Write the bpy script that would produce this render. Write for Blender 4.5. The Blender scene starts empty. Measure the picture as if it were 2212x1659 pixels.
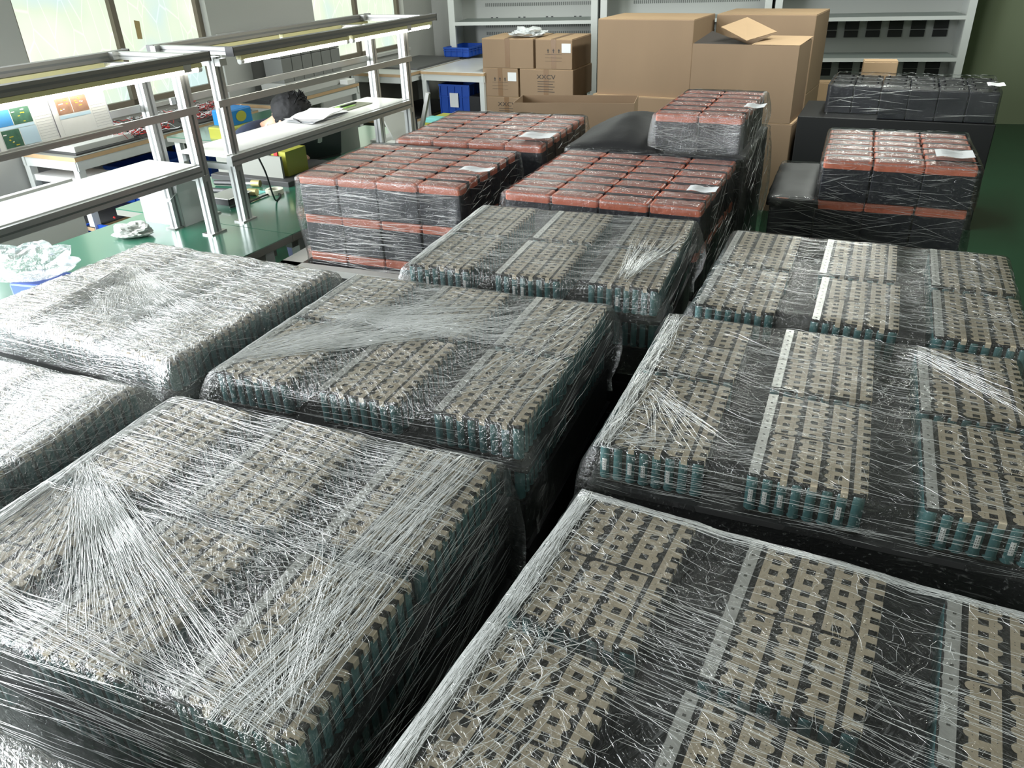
import bpy, bmesh, math, random
import numpy as np
from mathutils import Vector, Matrix, noise
random.seed(7)
PI = math.pi
SC = bpy.context.scene
COL = SC.collection
R = math.radians
# ------------------------------------------------------------ camera
W, H, FPX = 2212, 1659, 1700.0
PITCH, ROLL, HC = R(29.2), R(-2.2), 1.85
_F = Vector((0, math.cos(PITCH), -math.sin(PITCH)))
_U0 = Vector((0, math.sin(PITCH), math.cos(PITCH)))
_R0 = Vector((1, 0, 0))
CR = _R0*math.cos(ROLL) + _U0*math.sin(ROLL)
CU = -_R0*math.sin(ROLL) + _U0*math.cos(ROLL)
EYE = Vector((0, 0, HC))
cam = bpy.data.cameras.new('camera')
camo = bpy.data.objects.new('camera', cam); COL.objects.link(camo)
camo.matrix_world = Matrix(((CR.x, CU.x, -_F.x, 0), (CR.y, CU.y, -_F.y, 0), (CR.z, CU.z, -_F.z, HC), (0, 0, 0, 1)))
cam.sensor_fit = 'HORIZONTAL'; cam.sensor_width = 36; cam.lens = 36*FPX/W
cam.clip_start = 0.02; cam.clip_end = 60
SC.camera = camo
# ------------------------------------------------------------ world, lights, exposure
SC.view_settings.view_transform = 'Standard'; SC.view_settings.look = 'None'
SC.view_settings.gamma = 1; SC.view_settings.use_curve_mapping = False
SC.view_settings.exposure = 0.38
SC.cycles.use_denoising = True
SC.cycles.sample_clamp_indirect = 6
SC.cycles.max_bounces = 7; SC.cycles.diffuse_bounces = 3; SC.cycles.glossy_bounces = 3; SC.cycles.transparent_max_bounces = 12
wd = bpy.data.worlds.new('sky'); SC.world = wd; wd.use_nodes = True
wd.node_tree.nodes['Background'].inputs[0].default_value = (.80, .88, 1.0, 1)
wd.node_tree.nodes['Background'].inputs[1].default_value = 0.9

def bp(x, y, z):
    d = _F + CR*((x-W/2)/FPX) + CU*((H/2-y)/FPX)
    t = (z-HC)/d.z
    return EYE + d*t
TH = R(27.3)
UD = Vector((math.sin(TH), math.cos(TH), 0)); ND = Vector((math.cos(TH), -math.sin(TH), 0))
def un(u, n, z=0): return UD*u + ND*n + Vector((0, 0, z))
def onn(x, y, n0):      # pixel -> point on the vertical plane n = n0
    d = _F + CR*((x-W/2)/FPX) + CU*((H/2-y)/FPX)
    return EYE + d*(n0/d.dot(ND))
TB = R(15); BN = Vector((math.sin(TB), math.cos(TB), 0)); BD = Vector((math.cos(TB), -math.sin(TB), 0))
BACK = BN.dot(bp(2180, 298, 0))
def onb(x, y, off):     # pixel -> point on a plane parallel to the back wall, off metres in front of it
    d = _F + CR*((x-W/2)/FPX) + CU*((H/2-y)/FPX)
    return EYE + d*((BACK-off)/d.dot(BN))
WALLN = -5.37

def area(name, loc, target, sx, sy, power, color=(1, 1, 1)):
    l = bpy.data.lights.new(name, 'AREA'); l.shape = 'RECTANGLE'; l.size = sx; l.size_y = sy
    l.energy = power; l.color = color
    o = bpy.data.objects.new(name, l); COL.objects.link(o); o.location = loc
    o.rotation_euler = (Vector(target)-Vector(loc)).to_track_quat('-Z', 'Y').to_euler()
    return o
# unseen windows added beside and behind the camera; area lamps shine in from them
area('added_daylight', un(1.55, WALLN+.05, 2.2), un(1.6, 0, .9), 2.6, 2.6, 230, (.93, .98, 1.0))
area('added_daylight', un(-1.9, WALLN+.05, 2.2), un(.6, -1.5, .9), 2.6, 2.6, 620, (.93, .98, 1.0))

# ------------------------------------------------------------ material helpers
def nd(nt, t, **kw):
    n = nt.nodes.new(t)
    for k, v in kw.items():
        if k in n.inputs: n.inputs[k].default_value = v
        else: setattr(n, k, v)
    return n
def lk(nt, a, b): nt.links.new(a, b)
MATS = {}
def mat(name, col, rough=.5, metal=0, var=0, vscale=8, bump=0, bscale=60, emit=0, spec=.5, stretch=None, coat=0, alpha=None):
    if name in MATS: return MATS[name]
    m = bpy.data.materials.new(name); m.use_nodes = True; nt = m.node_tree
    p = nt.nodes['Principled BSDF']
    c = (*col, 1)
    p.inputs['Base Color'].default_value = c; p.inputs['Roughness'].default_value = rough
    p.inputs['Metallic'].default_value = metal; p.inputs['Specular IOR Level'].default_value = spec
    p.inputs['Coat Weight'].default_value = coat
    if emit:
        p.inputs['Emission Color'].default_value = c; p.inputs['Emission Strength'].default_value = emit
    tc = nd(nt, 'ShaderNodeTexCoord'); src = tc.outputs['Object']
    if stretch:
        mp = nd(nt, 'ShaderNodeMapping'); mp.inputs['Scale'].default_value = stretch
        lk(nt, src, mp.inputs[0]); src = mp.outputs[0]
    if var:
        n = nd(nt, 'ShaderNodeTexNoise', Scale=vscale, Detail=5.0); lk(nt, src, n.inputs['Vector'])
        mx = nd(nt, 'ShaderNodeMix', data_type='RGBA')
        mx.inputs['A'].default_value = (*[max(0, v*(1-var)) for v in col], 1)
        mx.inputs['B'].default_value = (*[min(1, v*(1+var)) for v in col], 1)
        lk(nt, n.outputs['Fac'], mx.inputs['Factor']); lk(nt, mx.outputs['Result'], p.inputs['Base Color'])
    if bump:
        n2 = nd(nt, 'ShaderNodeTexNoise', Scale=bscale, Detail=4.0); lk(nt, src, n2.inputs['Vector'])
        b = nd(nt, 'ShaderNodeBump', Strength=bump, Distance=.004)
        lk(nt, n2.outputs['Fac'], b.inputs['Height']); lk(nt, b.outputs[0], p.inputs['Normal'])
    MATS[name] = m
    return m
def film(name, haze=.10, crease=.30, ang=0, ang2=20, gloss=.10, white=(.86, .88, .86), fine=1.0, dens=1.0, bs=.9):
    """clear stretch film: mostly transparent, milky where it is creased, glossy with stretched wrinkles"""
    if name in MATS: return MATS[name]
    m = bpy.data.materials.new(name); m.use_nodes = True; nt = m.node_tree; nt.nodes.clear()
    tc = nd(nt, 'ShaderNodeTexCoord')
    wob = nd(nt, 'ShaderNodeTexNoise', Scale=5.0, Detail=2.0); lk(nt, tc.outputs['Object'], wob.inputs['Vector'])
    vm = nd(nt, 'ShaderNodeVectorMath', operation='SCALE'); vm.inputs['Scale'].default_value = .05
    lk(nt, wob.outputs['Color'], vm.inputs[0])
    va = nd(nt, 'ShaderNodeVectorMath', operation='ADD'); lk(nt, tc.outputs['Object'], va.inputs[0]); lk(nt, vm.outputs[0], va.inputs[1])
    def layer(a, sc, seed):
        mp0 = nd(nt, 'ShaderNodeMapping'); mp0.inputs['Rotation'].default_value = (0, 0, R(a)); mp0.inputs['Location'].default_value = (seed, seed*2, 0)
        lk(nt, va.outputs[0], mp0.inputs[0])
        mp = nd(nt, 'ShaderNodeMapping'); mp.inputs['Scale'].default_value = sc; lk(nt, mp0.outputs[0], mp.inputs[0])
        n = nd(nt, 'ShaderNodeTexNoise', Scale=fine, Detail=3.0, Roughness=.6); lk(nt, mp.outputs[0], n.inputs['Vector'])
        return n.outputs['Fac']
    A = layer(ang, (7, 110, 110), 3); B = layer(ang2, (90, 8, 90), 9); Cc = layer(ang+35, (16, 150, 90), 5)
    mk = nd(nt, 'ShaderNodeTexNoise', Scale=4.5, Detail=1.0); lk(nt, tc.outputs['Object'], mk.inputs['Vector'])
    r = nd(nt, 'ShaderNodeMapRange'); r.inputs['From Min'].default_value = .42; r.inputs['From Max'].default_value = .6
    lk(nt, mk.outputs['Fac'], r.inputs['Value'])
    m1 = nd(nt, 'ShaderNodeMix'); lk(nt, r.outputs[0], m1.inputs['Factor']); lk(nt, A, m1.inputs['A']); lk(nt, B, m1.inputs['B'])
    m2 = nd(nt, 'ShaderNodeMath', operation='MAXIMUM'); lk(nt, m1.outputs['Result'], m2.inputs[0]); lk(nt, Cc, m2.inputs[1])
    b = nd(nt, 'ShaderNodeBump', Strength=bs, Distance=.006); lk(nt, m2.outputs[0], b.inputs['Height'])
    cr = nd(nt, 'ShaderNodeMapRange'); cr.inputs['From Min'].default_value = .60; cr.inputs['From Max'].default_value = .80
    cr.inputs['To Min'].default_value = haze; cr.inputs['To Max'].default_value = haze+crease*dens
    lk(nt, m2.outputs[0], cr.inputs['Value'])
    tr = nd(nt, 'ShaderNodeBsdfTransparent')
    df = nd(nt, 'ShaderNodeBsdfDiffuse', Color=(*white, 1)); lk(nt, b.outputs[0], df.inputs['Normal'])
    tl = nd(nt, 'ShaderNodeBsdfTranslucent', Color=(*white, 1))
    dt = nd(nt, 'ShaderNodeMixShader'); dt.inputs[0].default_value = .3; lk(nt, df.outputs[0], dt.inputs[1]); lk(nt, tl.outputs[0], dt.inputs[2])
    x1 = nd(nt, 'ShaderNodeMixShader'); lk(nt, cr.outputs[0], x1.inputs[0]); lk(nt, tr.outputs[0], x1.inputs[1]); lk(nt, dt.outputs[0], x1.inputs[2])
    gl = nd(nt, 'ShaderNodeBsdfGlossy', Roughness=.16, Color=(1, 1, 1, 1)); lk(nt, b.outputs[0], gl.inputs['Normal'])
    lw = nd(nt, 'ShaderNodeLayerWeight', Blend=.25); lk(nt, b.outputs[0], lw.inputs['Normal'])
    ad = nd(nt, 'ShaderNodeMath', operation='MULTIPLY_ADD'); ad.inputs[1].default_value = .6; ad.inputs[2].default_value = gloss; ad.use_clamp = True
    lk(nt, lw.outputs['Fresnel'], ad.inputs[0])
    x2 = nd(nt, 'ShaderNodeMixShader'); lk(nt, ad.outputs[0], x2.inputs[0]); lk(nt, x1.outputs[0], x2.inputs[1]); lk(nt, gl.outputs[0], x2.inputs[2])
    o = nd(nt, 'ShaderNodeOutputMaterial'); lk(nt, x2.outputs[0], o.inputs['Surface'])
    MATS[name] = m
    return m

# ------------------------------------------------------------ mesh helpers
class MB:
    def __init__(s): s.v = []; s.f = []; s.m = []; s.sm = []
    def add(s, vs, fs, mi=0, smooth=False):
        o = len(s.v); s.v += [tuple(v) for v in vs]
        for f in fs: s.f.append(tuple(i+o for i in f)); s.m.append(mi); s.sm.append(smooth)
        return s
    def box(s, x0, y0, z0, x1, y1, z1, mi=0):
        return s.add([(x0,y0,z0),(x1,y0,z0),(x1,y1,z0),(x0,y1,z0),(x0,y0,z1),(x1,y0,z1),(x1,y1,z1),(x0,y1,z1)],
                     [(0,3,2,1),(4,5,6,7),(0,1,5,4),(1,2,6,5),(2,3,7,6),(3,0,4,7)], mi)
    def bevbox(s, x0, y0, z0, x1, y1, z1, b, mi=0):
        # rounded in plan and on the top edge
        def ring(i, z):
            r = []
            for cx, cy, a0 in ((x1-b, y0+b, -90), (x1-b, y1-b, 0), (x0+b, y1-b, 90), (x0+b, y0+b, 180)):
                for k in range(3):
                    a = R(a0+45*k); r.append((cx+(b-i)*math.cos(a), cy+(b-i)*math.sin(a), z))
            return r
        rs = [ring(0, z0), ring(0, z1-b*.8), ring(b*.3, z1-b*.25), ring(b*.8, z1)]
        o = []; [o.extend(r) for r in rs]; n = 12; fs = []
        for k in range(3):
            for i in range(n): fs.append((k*n+i, k*n+(i+1) % n, (k+1)*n+(i+1) % n, (k+1)*n+i))
        fs.append(tuple(range(3*n, 4*n))); fs.append(tuple(reversed(range(n))))
        return s.add(o, fs, mi)
    def cyl(s, c, r, z0, z1, n=16, mi=0, r2=None, smooth=True, axis='z', caps=True):
        r2 = r if r2 is None else r2; vs = []
        for z, rr in ((z0, r), (z1, r2)):
            for i in range(n):
                a = 2*PI*i/n; p = (c[0]+rr*math.cos(a), c[1]+rr*math.sin(a), z)
                if axis == 'x': p = (z, c[0]+rr*math.cos(a), c[1]+rr*math.sin(a))
                if axis == 'y': p = (c[0]+rr*math.cos(a), z, c[1]+rr*math.sin(a))
                vs.append(p)
        s.add(vs, [(i, (i+1) % n, n+(i+1) % n, n+i) for i in range(n)], mi, smooth)
        if caps: s.add(vs, [tuple(range(n, 2*n)), tuple(reversed(range(n)))], mi)
        return s
    def tube(s, pts, r, n=6, mi=0, closed=False):
        pts = [Vector(p) for p in pts]; N = len(pts); vs = []
        up = Vector((0, 0, 1))
        for i, p in enumerate(pts):
            t = (pts[min(i+1, N-1)]-pts[max(i-1, 0)])
            if t.length < 1e-9: t = Vector((1, 0, 0))
            t.normalize(); a = t.cross(up)
            if a.length < .1: a = t.cross(Vector((1, 0, 0)))
            a.normalize(); b = a.cross(t)
            rr = r[i] if isinstance(r, (list, tuple)) else r
            for k in range(n):
                th = 2*PI*k/n; vs.append(p+a*rr*math.cos(th)+b*rr*math.sin(th))
        fs = [(i*n+k, i*n+(k+1) % n, (i+1)*n+(k+1) % n, (i+1)*n+k) for i in range(N-1) for k in range(n)]
        s.add(vs, fs, mi, True)
        s.add(vs, [tuple(reversed(range(n))), tuple(range((N-1)*n, N*n))], mi)
        return s
    def quad(s, a, b, c, d, mi=0): return s.add([a, b, c, d], [(0, 1, 2, 3)], mi)
    def mesh(s, name, mats):
        me = bpy.data.meshes.new(name); me.from_pydata(s.v, [], s.f)
        for m in (mats if isinstance(mats, (list, tuple)) else [mats]): me.materials.append(m)
        me.polygons.foreach_set('material_index', s.m); me.polygons.foreach_set('use_smooth', s.sm)
        me.update(); return me
    def build(s, name, mats, parent=None, loc=None, rz=None):
        o = bpy.data.objects.new(name, s.mesh(name, mats)); COL.objects.link(o)
        if parent: o.parent = parent
        if loc is not None: o.location = loc
        if rz is not None: o.rotation_euler = (0, 0, rz)
        return o
def thing(name, label, cat, loc=(0, 0, 0), rz=0, group=None, kind=None):
    o = bpy.data.objects.new(name, None); COL.objects.link(o); o.location = loc; o.rotation_euler = (0, 0, rz)
    o.empty_display_size = .05
    return tag(o, label, cat, group, kind)
def tag(o, label, cat, group=None, kind=None):
    o['label'] = label; o['category'] = cat
    if group: o['group'] = group
    if kind: o['kind'] = kind
    return o
def struct(o): o['kind'] = 'structure'; return o
def part(name, me, parent, loc=(0, 0, 0), rz=0):
    o = bpy.data.objects.new(name, me); COL.objects.link(o); o.parent = parent; o.location = loc; o.rotation_euler = (0, 0, rz)
    return o
def frame_mat(o, origin, ux, uy, uz=Vector((0, 0, 1))):
    m = Matrix.Identity(4)
    for i, a in enumerate((ux, uy, uz)):
        for k in range(3): m[k][i] = a[k]
    for k in range(3): m[k][3] = origin[k]
    o.matrix_world = m; return o
def text(parent, s, size, loc, rot, m, sx=1):
    c = bpy.data.curves.new('lettering', 'FONT'); c.body = s; c.size = size; c.align_x = 'CENTER'; c.align_y = 'CENTER'
    c.materials.append(m); c.extrude = 0; c.offset = .0
    o = bpy.data.objects.new('lettering', c); COL.objects.link(o); o.parent = parent; o.location = loc; o.rotation_euler = rot
    o.scale = (sx, 1, 1)
    dg = bpy.context.evaluated_depsgraph_get(); me = bpy.data.meshes.new_from_object(o.evaluated_get(dg)); loc_, rot_ = o.location.copy(), o.rotation_euler.copy(); bpy.data.objects.remove(o)
    o = bpy.data.objects.new('lettering', me); COL.objects.link(o); o.parent = parent; o.location = loc_; o.rotation_euler = rot_; o.scale = (sx, 1, 1); return o
ORD = ['first', 'second', 'third', 'fourth', 'fifth', 'sixth', 'seventh', 'eighth', 'ninth', 'tenth', 'eleventh', 'twelfth']

# ------------------------------------------------------------ materials
M_holder = mat('black_holder_plastic', (.016, .015, .012), .45, bump=.5, bscale=140)
M_nickel = mat('nickel_sheet', (.53, .455, .335), .42, .12, var=.14, vscale=60, bump=.12, bscale=300)
M_silver = mat('silver_strip', (.62, .62, .58), .34, .45, var=.08, vscale=70)
M_ring = mat('insulating_ring', (.42, .44, .41), .5)
M_dot = mat('weld_dot', (.10, .10, .085), .5)
M_cell = mat('teal_cell_sleeve', (.062, .150, .152), .34, var=.18, vscale=9, coat=.3)
M_lab = mat('white_sticker', (.70, .70, .68), .5, var=.1, vscale=120)
M_lid = mat('red_lid', (.50, .145, .085), .42, var=.12, vscale=12)
M_case = mat('black_case', (.018, .019, .026), .38)
M_mat = mat('black_foam_sheet', (.030, .030, .030), .6, var=.2, vscale=6)
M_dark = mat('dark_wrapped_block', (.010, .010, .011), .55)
M_card = mat('cardboard', (.29, .195, .12), .75, var=.10, vscale=4, stretch=(1, 1, .25), bump=.05, bscale=40)
M_card2 = mat('cardboard_light', (.46, .31, .18), .75, var=.08, vscale=5)
M_tape = mat('brown_packing_tape', (.22, .125, .06), .35)
M_ink_shade = mat('ink_and_shade', (.045, .035, .03), .6)  # print, and the painted shade under the opened carton's flap
M_alu = mat('aluminium_profile', (.60, .61, .61), .32, .75, var=.06, vscale=4)
M_aludark = mat('profile_groove', (.16, .165, .165), .5, .4)
M_rail = mat('grey_anodised_rail', (.23, .225, .21), .42, .3)
M_white = mat('white_laminate', (.80, .80, .78), .25, var=.03)
M_wht2 = mat('white_paint_metal', (.62, .64, .62), .4, var=.03)
M_green = mat('green_bench_mat', (.030, .165, .10), .30, var=.10, vscale=5, coat=1.0)
M_green.node_tree.nodes['Principled BSDF'].inputs['Coat Roughness'].default_value = .14; M_green.node_tree.nodes['Principled BSDF'].inputs['Coat IOR'].default_value = 1.9
M_wood = mat('birch_edge', (.50, .34, .19), .6, var=.15, vscale=14)
M_blue = mat('blue_crate_plastic', (.012, .075, .42), .4)
M_blue2 = mat('blue_battery_film', (.01, .17, .45), .35)
M_yel = mat('yellow_battery_film', (.34, .34, .05), .38)
M_aqua = mat('aqua_plastic', (.16, .50, .46), .5)
M_blk = mat('black_plastic', (.015, .015, .017), .4)
M_grey = mat('grey_paint', (.22, .225, .20), .5, var=.05)
M_lgrey = mat('light_grey_panel', (.50, .505, .48), .5, var=.03)
M_red = mat('red_wire', (.55, .03, .03), .4)
M_paper = mat('paper', (.78, .79, .80), .7, var=.04, vscale=40)
M_led = mat('lamp_tube_light', (1.0, .97, .86), .5, emit=11.0)
M_steel = mat('steel', (.45, .45, .44), .3, .8)

# ------------------------------------------------------------ room
corner = onn(934, 40, WALLN); corner.z = 0
CH = 3.9
fl = MB().quad((-9, -3, 0), (9, -3, 0), (9, 13, 0), (-9, 13, 0)).build('floor', mat('dark_green_floor_paint', (.008, .045, .022), .28, var=.25, vscale=2)); struct(fl)
# window wall; openings beside and behind the camera are unseen, added for the light
M_wall = mat('white_wall_paint', (.50, .50, .475), .85, var=.03, vscale=2)
wins = [(3.60, 5.24), (6.58, 8.13), (.25, 2.85), (-3.2, -.6)]
def wallbox(mb, u0, u1, z0, z1, n0=WALLN-.22, n1=WALLN):
    a = [un(u0, n0, z0), un(u1, n0, z0), un(u1, n1, z0), un(u0, n1, z0)]
    mb.add(a+[p+Vector((0, 0, z1-z0)) for p in a], [(0,3,2,1),(4,5,6,7),(0,1,5,4),(1,2,6,5),(2,3,7,6),(3,0,4,7)])
uend = corner.dot(UD)+.05
wl = MB(); SILL, HEAD = .865, 3.6
wallbox(wl, -5, uend, 0, SILL); wallbox(wl, -5, uend, HEAD, CH)
us = sorted(wins); prev = -5
for a, b in us: wallbox(wl, prev, a, SILL, HEAD); prev = b
wallbox(wl, prev, uend, SILL, HEAD)
struct(wl.build('wall_left', M_wall))
# back wall
bw = MB(); b0 = corner - BD*.6; b1 = corner + BD*10
bw2 = MB(); bm_ = corner+BD*3.6
for w_, (p0, p1) in ((bw2, (b0, bm_)), (bw, (bm_, b1))):
    a = [p0, p1, p1+BN*.2, p0+BN*.2]
    w_.add(a+[q+Vector((0, 0, CH)) for q in a], [(0,3,2,1),(4,5,6,7),(0,1,5,4),(1,2,6,5),(2,3,7,6),(3,0,4,7)])
struct(bw2.build('wall_back', M_wall))
BACKOFF = BN.dot(corner)
struct(bw.build('wall_back', mat('pale_green_wall_paint', (.20, .235, .145), .8, var=.04, vscale=1.5)))
CH2 = CH
cm = MB().quad((-9, -3, CH), (-9, 13, CH), (9, 13, CH), (9, -3, CH)).build('ceiling', mat('grey_ceiling', (.15, .15, .145), .9)); struct(cm)
struct(MB().box(7.2, -3, 0, 7.4, 13, CH).build('wall_right', mat('pale_green_wall_paint', (.20, .235, .145), .8)))
struct(MB().box(-9, -3, 0, 9, -2.8, CH).build('wall_front', mat('pale_green_wall_paint', (.20, .235, .145), .8)))
# windows: frosted, film covered panes with green growth and a tiled facade showing through
def pane_mat():
    m = bpy.data.materials.new('frosted_daylit_pane'); m.use_nodes = True; nt = m.node_tree; nt.nodes.clear()
    tc = nd(nt, 'ShaderNodeTexCoord')
    n1 = nd(nt, 'ShaderNodeTexNoise', Scale=1.6, Detail=2.0); lk(nt, tc.outputs['Object'], n1.inputs['Vector'])
    cr = nd(nt, 'ShaderNodeValToRGB'); e = cr.color_ramp.elements
    e[0].position = .36; e[0].color = (.50, .64, .62, 1); e[1].position = .66; e[1].color = (.70, .72, .62, 1)
    k = cr.color_ramp.elements.new(.5); k.color = (.60, .68, .53, 1); lk(nt, n1.outputs['Fac'], cr.inputs[0])
    mp = nd(nt, 'ShaderNodeMapping'); mp.inputs['Scale'].default_value = (1, 1, .35); lk(nt, tc.outputs['Object'], mp.inputs[0])
    v = nd(nt, 'ShaderNodeTexVoronoi', Scale=9.0, feature='DISTANCE_TO_EDGE'); lk(nt, mp.outputs[0], v.inputs['Vector'])
    r = nd(nt, 'ShaderNodeMapRange'); r.inputs['From Max'].default_value = .035; r.inputs['To Min'].default_value = 1.22; r.inputs['To Max'].default_value = 1.0
    lk(nt, v.outputs['Distance'], r.inputs['Value'])
    em = nd(nt, 'ShaderNodeEmission'); lk(nt, cr.outputs[0], em.inputs['Color'])
    mm = nd(nt, 'ShaderNodeMath', operation='MULTIPLY'); mm.inputs[1].default_value = 1.12; lk(nt, r.outputs[0], mm.inputs[0]); lk(nt, mm.outputs[0], em.inputs['Strength'])
    o = nd(nt, 'ShaderNodeOutputMaterial'); lk(nt, em.outputs[0], o.inputs['Surface']); return m
M_pane = pane_mat(); M_frame = mat('bronze_window_frame', (.20, .17, .13), .45); M_sill = mat('white_sill', (.62, .62, .59), .5)
for i, (a, b) in enumerate(wins[:2]+wins[2:]):  # windows without a pane are unseen ones, added for light
    w = struct(bpy.data.objects.new('window_%d' % (i+1), None)); COL.objects.link(w)
    mb = MB()
    if i < 2:
        mb.quad(un(a, WALLN-.10, SILL), un(b, WALLN-.10, SILL), un(b, WALLN-.10, HEAD), un(a, WALLN-.10, HEAD)); mb.build('pane', M_pane, w)
    fr = MB(); mid = a+(b-a)*.49
    def bar(u0, u1, z0, z1, n0=WALLN-.13, n1=WALLN-.06):
        q = [un(u0, n0, z0), un(u1, n0, z0), un(u1, n1, z0), un(u0, n1, z0)]
        fr.add(q+[p+Vector((0, 0, z1-z0)) for p in q], [(0,3,2,1),(4,5,6,7),(0,1,5,4),(1,2,6,5),(2,3,7,6),(3,0,4,7)])
    for u in (a, mid-.02, b-.045): bar(u, u+.045, SILL, HEAD)
    bar(a, b, SILL, SILL+.04); bar(a, b, HEAD-.04, HEAD); fr.build('window_frame', M_frame, w)
    sb = MB(); q = [un(a-.03, WALLN-.2, SILL-.03), un(b+.03, WALLN-.2, SILL-.03), un(b+.03, WALLN+.03, SILL-.03), un(a-.03, WALLN+.03, SILL-.03)]
    sb.add(q+[p+Vector((0, 0, .03)) for p in q], [(0,3,2,1),(4,5,6,7),(0,1,5,4),(1,2,6,5),(2,3,7,6),(3,0,4,7)]); sb.build('window_sill', M_sill, w)
# masking tape scrap on the first window
tq = onn(298, 62, WALLN-.09)
tp = MB().quad((-.025, 0, -.07), (.02, 0, -.075), (.03, 0, .05), (-.02, 0, .06)).build('tape_scrap', mat('masking_tape', (.55, .42, .2), .7), loc=tq, rz=PI/2-TH)
tag(tp, 'tan tape scrap stuck on the frosted pane right of the window mullion', 'tape')
# ceiling lamps above the pallets (out of the frame): lit fluorescent fittings
for x, y, rz, L in ((3.0, 6.5, .45, 1.5), (2.15, 5.1, .45, 1.3), (.25, 7.3, .45, 1.2)):
    l = area('unseen_lamp', (x, y, 2.95), (x, y, 0), .22, L, 34, (.95, 1, .93)); l.rotation_euler = (0, 0, -rz)
area('unseen_lamp', (1.6, -1.2, 2.95), (1.2, 1.2, 1), .3, 1.4, 16, (.95, 1, .95))  # unseen fill lamp added behind the camera to light the front faces

# ------------------------------------------------------------ battery modules of cylindrical cells
P = .0227; MW, MD, MH = 8*P, 12*P, .079
def disc(mb, x, y, r, z, n=10, mi=0, a0=0, a1=360):
    k = n if a1-a0 >= 360 else n+1
    pts = [(x+r*math.cos(R(a0+(a1-a0)*i/n)), y+r*math.sin(R(a0+(a1-a0)*i/n)), z) for i in range(k)]
    if a1-a0 < 360: pts.append((x, y, z))
    mb.add(pts, [tuple(range(len(pts)))], mi)
def ladder_mesh(flip):
    """two cells wide, six long: straight edge on one side, scalloped on the other, five square holes"""
    mb = MB(); zt = .0006; w = 2*P; X = (lambda x: w-x) if flip else (lambda x: x)
    def slab(x0, y0, x1, y1, z0=0, z1=zt, mi=0):
        a, b = sorted((X(x0), X(x1))); mb.box(a, y0, z0, b, y1, z1, mi)
    L = 6*P
    slab(.22*P, .14*P, .68*P, L-.10*P)                 # straight rail
    slab(1.20*P, .10*P, 1.62*P, L-.14*P)               # rail carrying the scallops
    if flip: slab(.22*P, 0, .68*P, .14*P); slab(.22*P, -.0009, .68*P, .0003, -.011, zt)
    for k in range(7):                                 # rungs
        y0 = .14*P if k == 0 else k*P-.24*P; y1 = L-.12*P if k == 6 else k*P+.24*P
        slab(.68*P, y0, 1.20*P, y1)
    for k in range(6):
        disc(mb, X(1.58*P), (k+.5)*P, .36*P, -.0002, 14, 1)
        disc(mb, X(1.56*P), (k+.5)*P, .31*P, zt*1.02, 12, 0)
        for xx in (.42, 1.46):
            for dy in (-.1, .1): disc(mb, X((xx)*P), (k+.5+dy)*P, .035*P, zt*1.15, 5, 2)
    return mb.mesh('ladder', [M_nickel, M_ring, M_dot])
def comb_mesh():
    mb = MB(); zt = .0006
    mb.box(.10*P, .1*P, 0, .52*P, 12*P-.1*P, zt)
    for k in range(12):
        mb.box(.52*P, (k+.26)*P, 0, .99*P, (k+.74)*P, zt)
        mb.box(.985*P, (k+.26)*P, -.011, 1.0*P+.0006, (k+.74)*P, zt)
        disc(mb, .5*P, (k+.5)*P, .43*P, -.0002, 12, 1)
        disc(mb, .35*P, (k+.5)*P, .035*P, zt*1.15, 5, 2)
    return mb.mesh('comb', [M_nickel, M_ring, M_dot])
def silver_mesh():
    mb = MB(); zt = .0009
    mb.box(.14*P, .1*P, 0, .86*P, 12*P-.05*P, zt)
    for k in range(12):
        disc(mb, .5*P, (k+.5)*P, .42*P, -.0004, 14, 1)
        mb.box(.42*P, (k+.42)*P, zt, .60*P, (k+.58)*P, zt*1.1, 2)
    return mb.mesh('silver', [M_silver, M_ring, M_dot])
def holder_mesh():
    mb = MB(); e = .0012
    mb.bevbox(e, e, MH-.007, MW-e, MD-e, MH-.0012, .004)
    mb.box(.004, .004, .012, MW-.004, MD-.004, MH-.007)   # dark core between the cells
    return mb.mesh('holder', M_holder)
def base_mesh():
    mb = MB(); mb.bevbox(.001, .001, .0, MW-.001, MD-.001, .006, .004); return mb.mesh('bottom_holder', M_holder)
def cell_mesh():
    mb = MB(); mb.cyl((0, 0), .0107, .005, MH-.0105, 14); mb.cyl((0, 0), .0107, MH-.0105, MH-.007, 14, r2=.0092); return mb.mesh('cell', M_cell)
def cell_label_mesh():
    mb = MB(); vs = []
    for z in (.022, .047):
        for k in range(5):
            a = R(-115+k*10); vs.append((.0109*math.cos(a), .0109*math.sin(a), z))
    mb.add(vs, [(k, k+1, k+6, k+5) for k in range(4)])
    for q in range(4):
        for k in range(1):
            a0, a1 = R(-109), R(-86); z = .026+q*.005
            mb.add([(.01105*math.cos(a0), .01105*math.sin(a0), z), (.01105*math.cos(a1), .01105*math.sin(a1), z), (.01105*math.cos(a1), .01105*math.sin(a1), z+.0022), (.01105*math.cos(a0), .01105*math.sin(a0), z+.0022)], [(0, 1, 2, 3)], 1)
    return mb.mesh('barcode', [M_lab, M_dot])
ME = dict(la=ladder_mesh(False), lb=ladder_mesh(True), comb=comb_mesh(), silver=silver_mesh(), holder=holder_mesh(), base=base_mesh(), cell=cell_mesh(), lab=cell_label_mesh())
rl = random.Random(5)
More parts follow.
